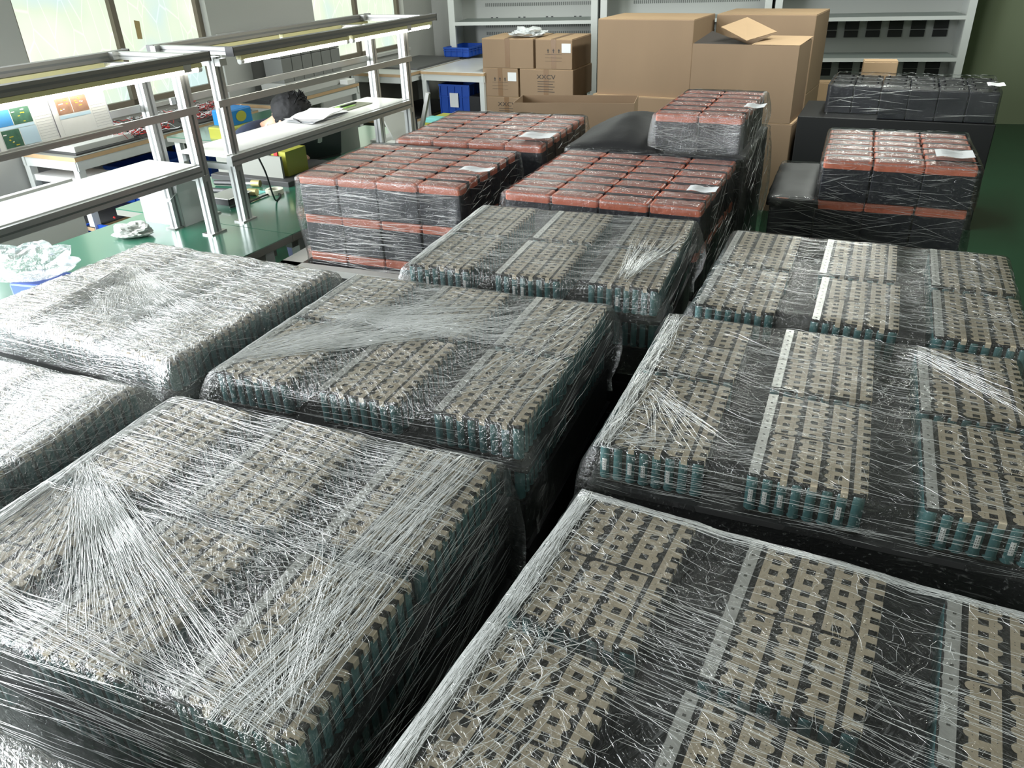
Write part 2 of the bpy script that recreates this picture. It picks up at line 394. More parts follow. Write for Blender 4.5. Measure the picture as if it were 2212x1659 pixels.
def module(loc, rz, label, group, left=True, right=True, top=True, front=True, labels=False):
    t = thing('battery_module', label, 'battery module', loc, rz, group)
    part('cell_holder', ME['holder'], t); part('bottom_holder', ME['base'], t)
    if top:
        part('silver_busbar', ME['silver'], t, (0, 0, MH-.0008))['label'] = 'bright silver busbar strip'
        for c in range(3):
            part('nickel_ladder', ME['la'], t, ((1+2*c)*P, 6*P, MH-.001)); part('nickel_ladder', ME['lb'], t, ((1+2*c)*P, 0, MH-.001))
        part('nickel_comb', ME['comb'], t, (7*P, 0, MH-.001))
    cs = []
    if front: cs += [(i, 0) for i in range(8)]
    if right: cs += [(7, j) for j in range(1, 12)]
    if left: cs += [(0, j) for j in range(1, 12)]
    for i, j in cs:
        c = part('cell', ME['cell'], t, ((i+.5)*P, (j+.5)*P, 0), rl.uniform(-.15, .15))
        if labels and j == 0 and rl.random() < .3: part('barcode_label', ME['lab'], c)['label'] = 'white barcode label'
    return t

# ------------------------------------------------------------ stretch film
def crease_mat():
    m = bpy.data.materials.new('film_crease'); m.use_nodes = True; nt = m.node_tree; nt.nodes.clear()
    d = nd(nt, 'ShaderNodeBsdfDiffuse', Color=(.88, .90, .88, 1)); g = nd(nt, 'ShaderNodeBsdfGlossy', Roughness=.22, Color=(1, 1, 1, 1))
    t = nd(nt, 'ShaderNodeBsdfTransparent')
    a = nd(nt, 'ShaderNodeMixShader'); a.inputs[0].default_value = .5; lk(nt, d.outputs[0], a.inputs[1]); lk(nt, g.outputs[0], a.inputs[2])
    b = nd(nt, 'ShaderNodeMixShader'); b.inputs[0].default_value = .78; lk(nt, t.outputs[0], b.inputs[1]); lk(nt, a.outputs[0], b.inputs[2])
    o = nd(nt, 'ShaderNodeOutputMaterial'); lk(nt, b.outputs[0], o.inputs['Surface']); return m
M_crease = crease_mat()
ZT = 1.09
def nz(x, y, z=0, s=1): return noise.noise(Vector((x*s, y*s, z)))
def make_film(label, w, d, org, yaw, zt, m, seed, skirt=.26, sag=None, flare=.03, strands=(), side=(0, 0), ears=.03, res=.012, bumpy=.003, group=None, cx=(), cy=(), notop=False):
    """film draped over a w x d load whose near left top corner is org; sides hang down by skirt"""
    rnd = random.Random(seed); nx = max(4, int(w/res)); ny = max(4, int(d/res)); g = .007
    def zf(x, y):
        z = .004+bumpy*nz(x*9, y*9, seed)+.5*bumpy*nz(x*28, y*28, seed+4)
        for a, b, s in cx:
            if a < x < b: z -= s*math.sin(PI*(x-a)/(b-a))**.7
        for a, b, s in cy:
            if a < y < b: z -= s*math.sin(PI*(y-a)/(b-a))**.7
        if sag: z += sag(x, y)
        e = min(x+g, w+g-x, y+g, d+g-y)
        if e < .018: z -= .008*(1-max(e, 0)/.018)**2
        return z
    mb = MB(); vs = []; fs = []
    for j in range(ny+1):
        for i in range(nx+1):
            x = -g+(w+2*g)*i/nx; y = -g+(d+2*g)*j/ny; vs.append((x, y, zf(x, y)))
    for j in range(ny):
        for i in range(nx):
            if notop and 1 <= i < nx-1 and 1 <= j < ny-1: continue
            a = j*(nx+1)+i; fs.append((a, a+1, a+nx+2, a+nx+1))
    per = [(i, 0) for i in range(nx)]+[(nx, j) for j in range(ny)]+[(nx-i, ny) for i in range(nx)]+[(0, ny-j) for j in range(ny)]
    prev = [j*(nx+1)+i for i, j in per]; n = len(per); corners = [(-g, -g), (w+g, -g), (w+g, d+g), (-g, d+g)]
    drops = [.006, .02, .045, .08, .11, .15, .2, .26, .33, .42, .52]; drops = [q for q in drops if q < skirt]+[skirt]
    for q in drops:
        cur = []
        for k, (i, j) in enumerate(per):
            x0, y0, _ = vs[j*(nx+1)+i]; ex = (-1 if i == 0 else 1 if i == nx else 0); ey = (-1 if j == 0 else 1 if j == ny else 0)
            l = math.hypot(ex, ey) or 1
            dc = min(math.hypot(x0-a, y0-b) for a, b in corners)
            t = q/skirt
            off = .004+flare*t*(1-.35*t)*(.55+.9*nz(x0*5, y0*5, seed+t*2)) + ears*math.exp(-(dc/.06)**2)*max(0, math.sin(PI*min(1, t*1.25)))
            off += .004*nz(x0*30, y0*30, q*18+seed)
            vs.append((x0+ex/l*off, y0+ey/l*off, vs[j*(nx+1)+i][2]-q+.006*nz(x0*11, y0*11, seed+7)*t)); cur.append(len(vs)-1)
        for k in range(n): fs.append((prev[k], cur[k], cur[(k+1) % n], prev[(k+1) % n]))
        prev = cur
    mb.add(vs, fs, 0, True)
    o = mb.build('stretch_film', m, loc=(org[0], org[1], zt), rz=-yaw); tag(o, label, 'stretch film', group)
    # raised creases
    cb = MB(); cnt = [0]
    def strand(p0, p1, r, bend=.0, seg=None, lift=.0012):
        L = math.hypot(p1[0]-p0[0], p1[1]-p0[1])
        if L < .004: return
        seg = seg or max(3, min(14, int(L/.03))); pts = []; rr = []
        px, py = -(p1[1]-p0[1])/L, (p1[0]-p0[0])/L
        for k in range(seg+1):
            t = k/seg; b = bend*math.sin(PI*t)*L+.0006*rnd.gauss(0, 1)*(0 < k < seg)
            x = p0[0]+(p1[0]-p0[0])*t+px*b; y = p0[1]+(p1[1]-p0[1])*t+py*b
            x = min(max(x, -g), w+g); y = min(max(y, -g), d+g)
            pts.append((x, y, zf(x, y)+lift+.0008*math.sin(k*2.3))); rr.append(r*(math.sin(PI*min(max(t, .04), .96))**.5)*rnd.uniform(.6, 1.1))
        cb.tube(pts, rr, 3)
    for s in strands:
        k = s[0]
        if k == 'fan':
            _, o0, a, b, num, r = s[:6]; num = int(num*1.7); f0, f1 = (s[6] if len(s) > 6 else (0, .35)); 
            for q in range(num):
                t = rnd.random(); x = a[0]+(b[0]-a[0])*t+rnd.gauss(0, .012); y = a[1]+(b[1]-a[1])*t+rnd.gauss(0, .012)
                u0 = rnd.uniform(f0, f1); u1 = u0+rnd.uniform(.25, 1)*(1-u0)
                j = (o0[0]+rnd.gauss(0, .012), o0[1]+rnd.gauss(0, .012))
                strand((j[0]+(x-j[0])*u0, j[1]+(y-j[1])*u0), (j[0]+(x-j[0])*u1, j[1]+(y-j[1])*u1), r*rnd.uniform(.45, 1.25), rnd.gauss(0, .012))
        elif k == 'rand':
            _, (x0, y0, x1, y1), ang, sd, ln, num, r = s; num = int(num*1.7)
            for q in range(num):
                x, y = rnd.uniform(x0, x1), rnd.uniform(y0, y1); a = R(rnd.gauss(ang, sd)); l = ln*rnd.uniform(.3, 1.4)
                strand((x-l/2*math.cos(a), y-l/2*math.sin(a)), (x+l/2*math.cos(a), y+l/2*math.sin(a)), r*rnd.uniform(.5, 1.2), rnd.gauss(0, .02))
        elif k == 'crumple':
            _, (x0, y0, x1, y1), num, r = s; num = int(num*1.5)
            for q in range(num):
                x, y = rnd.uniform(x0, x1), rnd.uniform(y0, y1); a = rnd.uniform(0, PI)
                for z in range(rnd.randint(2, 4)):
                    l = rnd.uniform(.006, .03); x2, y2 = x+l*math.cos(a), y+l*math.sin(a)
                    strand((x, y), (x2, y2), r*rnd.uniform(.5, 1.1), rnd.gauss(0, .1), 2); x, y = x2, y2; a += rnd.gauss(0, 1.1)
        elif k == 'front' or k == 'right':
            _, z0, z1, num, ln, r, sd = s
            for q in range(num):
                c = rnd.uniform(.0, w if k == 'front' else d); l = ln*rnd.uniform(.3, 1.5); z = rnd.uniform(z0, z1); sl = R(max(-38, min(38, rnd.gauss(0, sd))))
                a, b = max(0, c-l/2), min(w if k == 'front' else d, c+l/2); pts = []
                sg = 6
                for e in range(sg+1):
                    v = a+(b-a)*e/sg; zz = z+(v-c)*math.tan(sl); off = g+.006+flare*min(1, max(0, -zz)/skirt)*.45+.001*rnd.random()
                    pts.append((v, -off, zz) if k == 'front' else (w+off, v, zz))
                cb.tube(pts, [r*max(.15, math.sin(PI*e/sg)) for e in range(sg+1)], 3)
    if cb.v:
        c = cb.build('film_crease', M_crease, o); c['kind'] = 'stuff'
    return o

F_glare = film('film_glare_haze', haze=.13, crease=.85, ang=4, ang2=-28, gloss=.24, fine=1.6, bs=1.0)  # extra white haze painted in for window glare on the left loads
F_mid = film('film_clear', haze=.025, crease=.50, ang=8, ang2=35, gloss=.07, fine=1.5)
F_clear = film('film_taut', haze=.015, crease=.24, ang=2, ang2=20, gloss=.045, fine=1.5)
F_dark = film('film_on_black', haze=.008, crease=.15, ang=0, ang2=12, gloss=.03)
PX = .256; GAP = .026; PW = 2*PX+MW; PD = 2*MD+GAP
rr_, r_, rf = .00072, .00054, .00038
PAL = [
 dict(k='A1', ph='the middle pallet', nl=(-.626, 1.468), yaw=22.7, side='l', film=F_mid, hz='wrinkled stretch film in long diagonal pleats over the middle pallet',
   st=[('fan', (-.03, .02), (.25, .55), (.72, .50), 170, r_), ('fan', (.05, .30), (.45, .57), (.72, .30), 110, r_), ('rand', (0, 0, .69, .56), 35, 12, .12, 260, rf), ('rand', (.02, .3, .35, .54), 8, 14, .07, 200, rf),
       ('crumple', (.45, .05, .69, .5), 130, rf), ('rand', (.55, .1, .7, .56), 75, 10, .12, 110, r_), ('crumple', (0, 0, .4, .5), 110, rf), ('front', -.10, -.005, 50, .14, rf, 3), ('right', -.12, 0, 70, .12, rf, 9), ('rand', (-.005, 0, .01, .56), 90, 3, .2, 40, r_)]),
 dict(k='A2', ph='the pallet before the red batteries', nl=(-.276, 2.061), yaw=21.2, side='l', film=F_mid, hz='smooth stretch film with a sheaf of pleats at its right corner, before the red batteries',
   st=[('fan', (.60, .03), (.52, .42), (.72, .46), 60, rr_, (0, .2)), ('rand', (0, 0, .69, .56), 2, 5, .14, 200, rf), ('rand', (-.005, 0, .02, .56), 90, 4, .3, 40, rr_), ('crumple', (0, .0, .25, .3), 120, rf), ('front', -.08, -.003, 20, .1, rf, 3), ('right', -.12, 0, 50, .12, rf, 12), ('crumple', (0.3, .2, .69, .3), 60, rf)]),
 dict(k='A0', ph='the glare-whitened pallet', nr=(-.733, 1.515), yaw=26.5, side='l', film=F_glare, hz='glare-whitened stretch film over the pallet beside the green bench',
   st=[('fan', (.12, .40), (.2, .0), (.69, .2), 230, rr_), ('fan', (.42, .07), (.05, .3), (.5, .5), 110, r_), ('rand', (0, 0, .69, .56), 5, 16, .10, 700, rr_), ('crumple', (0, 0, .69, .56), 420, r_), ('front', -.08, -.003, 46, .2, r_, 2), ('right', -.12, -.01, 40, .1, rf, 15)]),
 dict(k='B0', ph='the pallet at the left edge', fr=(-.765, 1.41), yaw=22, side='l', film=F_glare, hz='glare-whitened stretch film over the pallet cut by the left edge',
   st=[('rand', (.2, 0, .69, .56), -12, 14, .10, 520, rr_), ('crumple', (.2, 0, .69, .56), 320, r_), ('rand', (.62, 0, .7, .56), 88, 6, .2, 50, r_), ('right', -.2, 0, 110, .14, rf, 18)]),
 dict(k='B1', ph='the large foreground pallet on the left', fl=(-.667, 1.364), yaw=23.2, side='l', film=F_mid, hz='heavily creased stretch film over the large foreground pallet on the left', skirt=.42,
   st=[('fan', (.0, .34), (.35, -.01), (.69, .02), 150, rr_, (0, .3)), ('fan', (.02, .36), (.0, .0), (.35, -.01), 70, r_), ('rand', (0, .25, .69, .57), -2, 5, .22, 230, r_), ('fan', (.67, .01), (.5, .35), (.69, .45), 34, r_), ('fan', (.68, .0), (.35, .02), (.6, .3), 34, r_), ('rand', (.58, .0, .66, .57), 84, 4, .32, 120, rr_), ('crumple', (0, 0, .69, .3), 240, r_), ('crumple', (.1, .3, .55, .5), 200, rf),
       ('rand', (.25, .1, .55, .3), 10, 20, .05, 240, rf), ('rand', (0, 0, .69, .06), -3, 4, .25, 90, r_), ('front', -.28, 0, 130, .22, r_, 5), ('right', -.22, 0, 150, .16, rf, 10), ('rand', (-.006, 0, .02, .57), 90, 5, .2, 60, r_)]),
 dict(k='C3', ph='the third pallet up the right side', nl=(.441, 1.719), yaw=24.8, side='r', film=F_clear, hz='stretch film with a lamp glare over the third pallet up the right side',
   st=[('rand', (0, 0, .69, .56), 0, 6, .10, 150, rf), ('crumple', (0, 0, .16, .3), 120, r_), ('crumple', (.55, 0, .69, .5), 130, rf), ('crumple', (.2, 0, .55, .4), 90, rf), ('front', -.08, -.003, 36, .1, rf, 3)]),
 dict(k='C2', ph='the second pallet up the right side', nl=(.146, 1.14), yaw=23.8, side='r', film=F_clear, hz='taut stretch film with a torn left corner over the second pallet up the right side',
   st=[('fan', (.03, .22), (.1, .0), (.3, .05), 26, r_), ('rand', (0, 0, .69, .56), -6, 9, .12, 210, rf), ('rand', (-.006, 0, .03, .56), 88, 8, .2, 90, rr_), ('crumple', (0, 0, .12, .56), 120, r_), ('crumple', (.2, 0, .69, .56), 130, rf), ('front', -.08, -.003, 120, .1, rf, 3), ('fan', (.02, -.0), (.1, .1), (.2, .02), 20, r_), ('fan', (.5, .55), (.69, .3), (.69, .5), 30, rr_)]),
 dict(k='C1', ph='the nearest pallet at bottom right', fl=(.108, 1.002), yaw=28.9, side='r', film=F_clear, hz='taut clear stretch film over the nearest pallet at bottom right',
   st=[('rand', (0, 0, .69, .57), -3, 6, .10, 170, rf), ('rand', (-.007, 0, .02, .57), 90, 5, .25, 150, rr_), ('crumple', (0, .02, .10, .28), 60, rr_), ('crumple', (0, .25, .09, .57), 60, r_), ('rand', (.04, .05, .12, .3), 70, 12, .12, 26, rr_), ('crumple', (.1, 0, .69, .56), 110, rf), ('rand', (.1, .2, .69, .4), -4, 4, .2, 90, rf), ('rand', (0, .555, .69, .57), 0, 2, .2, 90, r_)]),
]
for pl in PAL:
    yaw = R(pl['yaw']); U = Vector((math.cos(yaw), -math.sin(yaw), 0)); V = Vector((math.sin(yaw), math.cos(yaw), 0))
    if 'nl' in pl: o = Vector((*pl['nl'], 0))
    elif 'nr' in pl: o = Vector((*pl['nr'], 0))-U*PW
    elif 'fr' in pl: o = Vector((*pl['fr'], 0))-U*PW-V*PD
    else: o = Vector((*pl['fl'], 0))-V*PD
    pl['o'] = o; ph = pl['ph']; rn = random.Random(hash(pl['k'][0])+int(pl['k'][1]) if False else ord(pl['k'][0])*7+int(pl['k'][1]))
    for r in range(2):
        for c in range(3):
            jx, jy = rn.uniform(-.006, .006)*(c == 1), rn.uniform(-.004, .002)
            q = o+U*(c*PX+jx)+V*(r*(MD+GAP)+jy*(r == 0)); q.z = ZT-MH
            lab = 'nickel-topped battery module, %s row %s, on %s' % (('near', 'far')[r], ('left', 'middle', 'right')[c], ph)
            module(q, -yaw, lab, 'battery modules on the top layer of '+ph, left=(c == 0 or pl['side'] == 'r'), right=(c == 2 or pl['side'] == 'l'), labels=pl['k'] in ('C1', 'C2', 'A2'))
    # black foam sheet under the top layer, second layer, and the wrapped block below
    zs = ZT-MH-.001
    mb = MB(); mb.box(-.015, -.015, -.011, PW+.015, PD+.015, 0)
    tag(mb.build('foam_sheet', M_mat, loc=(o.x, o.y, zs), rz=-yaw), 'black foam sheet under the top modules of '+ph, 'foam sheet')
    for r in range(2):
        for c in range(3):
            if pl['side'] == 'r' or pl['k'] in ('A0', 'B0'): continue
            if r == 1 and not (c == 2 and pl['side'] == 'l'): continue
            q = o+U*(c*PX)+V*(r*(MD+GAP)); q.z = zs-.012-MH
            module(q, -yaw, 'second-layer module, %s %s, under %s' % (('near', 'far')[r], ('left', 'middle', 'right')[c], ph), 'second layer battery modules under '+ph, left=False, right=(c == 2 and pl['side'] == 'l'), top=False, front=(r == 0))
    zb = zs-.013-(MH if pl['side'] == 'l' and pl['k'] not in ('A0', 'B0') else 0)
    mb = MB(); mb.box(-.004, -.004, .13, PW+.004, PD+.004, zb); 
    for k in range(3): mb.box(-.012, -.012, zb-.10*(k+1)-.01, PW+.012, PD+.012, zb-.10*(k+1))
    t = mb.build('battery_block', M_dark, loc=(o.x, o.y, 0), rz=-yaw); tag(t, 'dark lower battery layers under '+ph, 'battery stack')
    pb = thing('pallet', 'wooden pallet carrying '+ph.replace('the ', 'the load of the ', 1), 'pallet', (o.x, o.y, 0), -yaw)
    mb = MB()
    for k in range(7): mb.box(k*.1+.0, -.01, .105, k*.1+.085, PD+.01, .125)
    mb.build('deck', M_wood, pb)
    for y in (.0, PD/2-.04, PD-.08): MB().box(0, y, 0, PW, y+.08, .104).build('runner', M_wood, pb)
    cxs = [(MW+.002, PX-.002, .003), (PX+MW+.002, 2*PX-.002, .003)]; cys = [(MD, MD+GAP, .003)]
    make_film(pl['hz'], PW, PD, o, yaw, ZT, pl['film'], ord(pl['k'][0])+int(pl['k'][1])*3, skirt=pl.get('skirt', .24), strands=pl['st'], cx=cxs, cy=cys, flare=.020)
# film-wrapped corner of one more load at the bottom left
q0 = bp(0, 1592, ZT); q1 = bp(130, 1659, ZT); dd = (q1-q0); yaw = math.atan2(-dd.y, dd.x); V = Vector((math.sin(yaw), math.cos(yaw), 0)); U = Vector((math.cos(yaw), -math.sin(yaw), 0))
o = q1+U*.02-U*.3-V*.4
mb = MB(); mb.box(.004, .004, .125, .296, .396, 1.08)
tag(mb.build('battery_block', M_dark, loc=(o.x, o.y, 0), rz=-yaw), 'dark wrapped load whose corner shows at the bottom left edge', 'battery stack')
mb = MB(); mb.box(0, 0, 0, .3, .4, .124); tag(mb.build('pallet', M_wood, loc=(o.x, o.y, 0), rz=-yaw), 'wooden pallet under the load at the bottom left corner', 'pallet')
make_film('creased film on the load corner at the bottom left edge', .3, .4, o, yaw, 1.09, F_glare, 77, skirt=.3, strands=[('rand', (0, .2, .3, .4), 0, 20, .1, 120, rf)])

# ------------------------------------------------------------ red-lidded and black block batteries
BW, BDp, BH = .176, .092, .158
def batt_meshes(w, d, h, lid):
    body = MB(); body.bevbox(0, 0, 0, w, d, h-(.030 if lid else .002), .004)
    if lid: body.box(.002, d-.026, h-.034, w-.002, d-.001, h+.001)   # recessed black terminal strip behind the lid
    bm_ = body.mesh('battery_body', M_case)
    if lid:
        l = MB(); l.bevbox(0, 0, h-.034, w, d-.024, h, .007); l.box(.02, .02, h, w-.02, d-.05, h+.0012)
        return bm_, l.mesh('battery_lid', M_lid)
    l = MB(); l.bevbox(.004, .004, h-.003, w-.004, d-.004, h+.004, .004)
    l.cyl((.03, d/2), .008, h+.004, h+.014, 10); l.cyl((w-.03, d/2), .008, h+.004, h+.014, 10)
    return bm_, l.mesh('battery_top', M_blk)
RB, RLID = batt_meshes(BW, BDp, BH, True)
F_bag = film('thin_bag_film', haze=.12, crease=.80, ang=50, ang2=110, gloss=.10, fine=1.3)
def bag_mesh(w, d, h, seed, up=.012):
    rnd = random.Random(seed); mb = MB(); nx, ny = 18, 12; vs = []
    kx = rnd.uniform(3, 6)
    for j in range(ny+1):
        for i in range(nx+1):
            x = -.003+(w+.006)*i/nx; y = -.003+(d-.022)*j/ny
            b = min(i, nx-i, j*1.4, (ny-j)*1.4)/4; b = min(1, b)
            z = h+.002+up*b*(.35+1.1*max(0, nz(x*16, y*16, seed)))+.004*nz(x*60, y*60, seed)*b-.014*(1-min(1, b*2.2))
            vs.append((x, y, z))
    mb.add(vs, [(j*(nx+1)+i, j*(nx+1)+i+1, (j+1)*(nx+1)+i+1, (j+1)*(nx+1)+i) for j in range(ny) for i in range(nx)], 0, True)
    return mb.mesh('bag', F_bag)
BAGS = [bag_mesh(BW, BDp, BH, 11+k, (.002, .004, .006, .009, .004)[k]) for k in range(5)]
rb = random.Random(3)
def stack(org, yaw, cols, rows, ztop, where, group, skip=(), lid=True, px=.181, py=.100, meshes=None, bags=True, name='battery', what='red-lidded battery', h=BH, only=None):
    yaw = R(yaw); U = Vector((math.cos(yaw), -math.sin(yaw), 0)); V = Vector((math.sin(yaw), math.cos(yaw), 0)); o = Vector((*org, 0))
    bd, tp = meshes or (RB, RLID); out = []
    for r in range(rows):
        for c in range(cols):
            if (r, c) in skip or (only and (r, c) not in only): continue
            q = o+U*(c*px+rb.uniform(-.002, .002))+V*(r*py+rb.uniform(-.003, .003)); q.z = ztop-h
            side = ORD[c]+' from left'
            t = thing(name, '%s, %s row back, %s, %s' % (what, ORD[r], side, where), 'battery', q, -yaw+rb.uniform(-.012, .012), group)
            part('body', bd, t); part('lid' if lid else 'top', tp, t)['label'] = 'orange-red lid' if lid else 'black top with terminals'
            if bags: part('plastic_bag', BAGS[rb.randrange(5)], t)['label'] = 'crinkled clear plastic bag over the lid'
    return o, U, V
def block(org, yaw, w, d, z0, z1, label, m=None, off=0):
    mb = MB(); mb.bevbox(-off, -off, z0, w+off, d+off, z1, .006)
    return tag(mb.build('wrapped_load', m or M_dark, loc=(*org, 0), rz=-R(yaw)), label, 'wrapped load')
def wrapfilm(org, yaw, w, d, zt, skirt, label, seed, st, m=None, flare=.012, bumpy=.004, ears=.015, sag=None, notop=True):
    return make_film(label, w, d, Vector((*org, 0)), R(yaw), zt, m or F_dark, seed, skirt=skirt, flare=flare, bumpy=bumpy, strands=st, ears=ears, sag=sag, notop=notop)
EPS = .004
def side_layers(org, yaw, cols, rows, ztop, n, where, group):
    for L in range(1, n+1):
        only = [(0, c) for c in range(cols)]+[(r, cols-1) for r in range(1, rows)]
        stack(org, yaw, cols, rows, ztop-L*(BH+.003), '%s layer down, %s' % (ORD[L], where), group, only=only, bags=False)
# front left red stack
A = (-.83, 3.20)
stack(A, 23, 4, 6, 1.065, 'near-left red stack', 'batteries on the near-left red stack')
side_layers(A, 23, 4, 6, 1.065, 2, 'near-left red stack', 'lower layers of the near-left red stack')
V23 = Vector((math.sin(R(23)), math.cos(R(23)), 0)); U23 = Vector((math.cos(R(23)), -math.sin(R(23)), 0))
block(A, 23, .72, .59, .0, 1.065-3*BH-.010, 'dark base under the near-left red stack')
mb = MB()
for x0, y0, x1, y1 in ((-.12, -.065, .79, -.04), (-.12, -.065, -.10, .64), (.77, -.065, .79, .64)): mb.box(x0, y0, 0, x1, y1, .671)
tag(mb.build('skirt_board', M_mat, loc=(*A, 0), rz=-R(23)), 'dark boards standing round the foot of the near-left red stack', 'board')
tray = MB()
for x0, y0, x1, y1 in ((-.13, -.075, .80, -.03), (-.13, .64, .80, .65), (-.13, -.075, -.03, .65), (.76, -.075, .80, .65)): tray.box(x0, y0, .672, x1, y1, .700)
t = tray.build('tray', mat('grey_white_board', (.50, .50, .48), .6), loc=(*A, 0), rz=-R(23)); tag(t, 'grey-white cardboard tray rim around the foot of the near-left red stack', 'tray')
wrapfilm(A, 23, .72, .59, 1.068, .40, 'creased film round the near-left red stack', 31, [('front', -.38, -.03, 210, .16, .0007, 4), ('right', -.38, -.02, 120, .12, .0006, 12), ('rand', (0, 0, .72, .59), 70, 30, .06, 60, .0006)], bumpy=.004)
# rear left red stack
A2 = (-.496, 3.83)
stack(A2, 22, 4, 7, 1.065, 'rear-left red stack', 'batteries on the rear-left red stack')
side_layers(A2, 22, 4, 7, 1.065, 1, 'rear-left red stack', 'lower layer of the rear-left red stack')
block(A2, 22, .72, .69, .10, 1.065-2*BH-.008, 'dark base under the rear-left red stack')
wrapfilm(A2, 22, .72, .69, 1.068, .3, 'creased film round the rear-left red stack', 32, [('rand', (0, 0, .72, .69), 70, 40, .07, 110, .0008), ('right', -.28, -.02, 60, .12, .0006, 12)])
# centre red stack
Cc = (0.0, 2.87)
stack(Cc, 25, 4, 7, 1.06, 'centre red stack', 'batteries on the centre red stack')
side_layers(Cc, 25, 4, 7, 1.06, 1, 'centre red stack', 'lower layer of the centre red stack')
block(Cc, 25, .72, .69, .10, 1.06-2*BH-.008, 'dark base under the centre red stack')
wrapfilm(Cc, 25, .72, .69, 1.063, .42, 'creased film round the centre red stack', 33, [('rand', (0, 0, .72, .69), 60, 40, .06, 70, .0007), ('right', -.4, -.02, 90, .14, .0006, 20)], flare=.02)
# load behind the centre stack with the small red stack on it
V25 = Vector((math.sin(R(25)), math.cos(R(25)), 0)); U25 = Vector((math.cos(R(25)), -math.sin(R(25)), 0))
Cb = Vector((*Cc, 0))+V25*.715-U25*.02
block(Cb[:2], 25, .76, .66, .10, 1.06, 'black wrapped load behind the centre red stack')
S2 = (.647, 3.42)
stack(S2, 25, 2, 6, 1.213, 'small raised red stack', 'batteries on the small raised red stack', py=.102)
wrapfilm(S2, 25, .36, .60, 1.216, .22, 'loose shiny film hanging off the small raised red stack', 34, [('front', -.15, 0, 60, .1, .0006, 10), ('right', -.3, 0, 80, .12, .0009, 35), ('rand', (0, 0, .36, .6), 50, 40, .05, 30, .0007)], m=F_mid, flare=.035)
def black_sheet(label, c, org, yaw, w, d, zt, hump, seed, skirt=.2):
    return make_film(label, w, d, Vector((*org, 0)), R(yaw), zt, c, seed, skirt=skirt, flare=.01, ears=.0, bumpy=.006, res=.025, sag=hump)
M_sheet = mat('black_plastic_sheet', (.010, .010, .011), .58, bump=.4, bscale=14)
tag(black_sheet('black plastic sheet humped over boxes left of the small raised red stack', M_sheet, (Cb+U25*.0)[:2], 25, .40, .62, 1.065, lambda x, y: .085*max(0, math.sin(PI*min(1, max(0, (x+.02)/.46))))*max(0, math.sin(PI*min(1, max(0, y/.66))))**.8, 51), 'black plastic sheet humped over boxes left of the small raised red stack', 'plastic sheet').name = 'plastic_sheet'
wrapfilm(tuple(Cb[:2]), 25, .76, .66, 1.068, .5, 'glossy film round the black load behind the centre red stack', 35, [('front', -.2, .0, 40, .2, .0008, 6), ('right', -.4, 0, 60, .12, .0012, 60)], flare=.03)
# right red stack: three wide on a wider lower layer
E1 = (1.25, 3.085); El = (1.085, 3.165)
stack(E1, 23, 3, 6, 1.075, 'right-hand red stack', 'batteries on the right-hand red stack')
stack(El, 23, 4, 6, 1.075-BH-.006, 'first layer down, right-hand red stack', 'lower layer of the right-hand red stack', only=[(0, c) for c in range(4)]+[(r, 3) for r in range(1, 6)]+[(r, 0) for r in range(1, 6)], bags=False)
block(El, 23, .72, .60, .10, 1.075-2*BH-.010, 'dark base under the right-hand red stack')
tag(black_sheet('', M_sheet, El, 23, .175, .60, 1.075-BH-.004, lambda x, y: .012*math.sin(PI*min(1, max(0, y/.6))), 52, .03), 'black plastic sheet on the lower layer left of the right-hand red stack', 'plastic sheet').name = 'plastic_sheet'
wrapfilm(E1, 23, .545, .60, 1.078, .17, 'film over the top of the right-hand red stack', 36, [('rand', (0, 0, .54, .6), 40, 50, .04, 160, .0007), ('front', -.15, 0, 90, .09, .0005, 14)], flare=.01, ears=.0)
wrapfilm(El, 23, .72, .60, 1.075-BH+.0, .34, 'loose film round the lower layer of the right-hand red stack', 37, [('front', -.3, 0, 130, .2, .0005, 9), ('right', -.3, 0, 60, .1, .0008, 30)], flare=.02)
# black batteries at the back right
KB = batt_meshes(.172, .135, .19, False)
F_kb = film('bag_on_black', haze=.008, crease=.12, ang=30, ang2=80, gloss=.03)
K = (2.262, 5.74)
stack(K, 25.5, 6, 4, .905, 'black stack at the back', 'black batteries on the back stack', skip=((0, 0), (0, 1)), lid=False, px=.178, py=.155, meshes=KB, bags=False, what='all-black battery', h=.19)
yk = R(25.5); Uk = Vector((math.cos(yk), -math.sin(yk), 0)); Vk = Vector((math.sin(yk), math.cos(yk), 0))
block((Vector((*K, 0))-Uk*.16-Vk*.02)[:2], 25.5, 1.24, .66, 0, .905-.195, 'black film-wrapped load under the all-black batteries')
wrapfilm((K[0]+.03, K[1]-.01), 25.5, 1.03, .62, .925, .2, 'clear film over the all-black batteries', 38, [('rand', (0, 0, 1.03, .62), 30, 60, .03, 160, .0010), ('front', -.18, -.02, 16, .3, .0012, 8)], m=F_kb, flare=.01, ears=0)
# packing slips lying under the film
def slip(px, py, z, w, d, rz, label):
    mb = MB(); nx = 6; vs = []
    for i in range(nx+1):
        for y in (0, d): vs.append((w*i/nx-w/2, y-d/2, .003*math.sin(i*1.3)))
    mb.add(vs, [(2*i, 2*i+2, 2*i+3, 2*i+1) for i in range(nx)], 0, True)
    for k in range(4): mb.quad((-w*.35, d*(.3-.17*k), .0045), (w*.2, d*(.3-.17*k), .0045), (w*.2, d*(.33-.17*k), .0045), (-w*.35, d*(.33-.17*k), .0045), 1)
    q = bp(px, py, z); o = mb.build('packing_slip', [M_paper, mat('grey_print', (.35, .35, .36), .7)], loc=(q.x, q.y, z), rz=rz); tag(o, label, 'paper'); return o
slip(1162, 292, 1.09, .15, .11, -R(22), 'white paper slip under film on the rear-left red stack')
slip(1518, 408, 1.085, .10, .07, -R(25), 'white paper slip under film on the centre red stack')
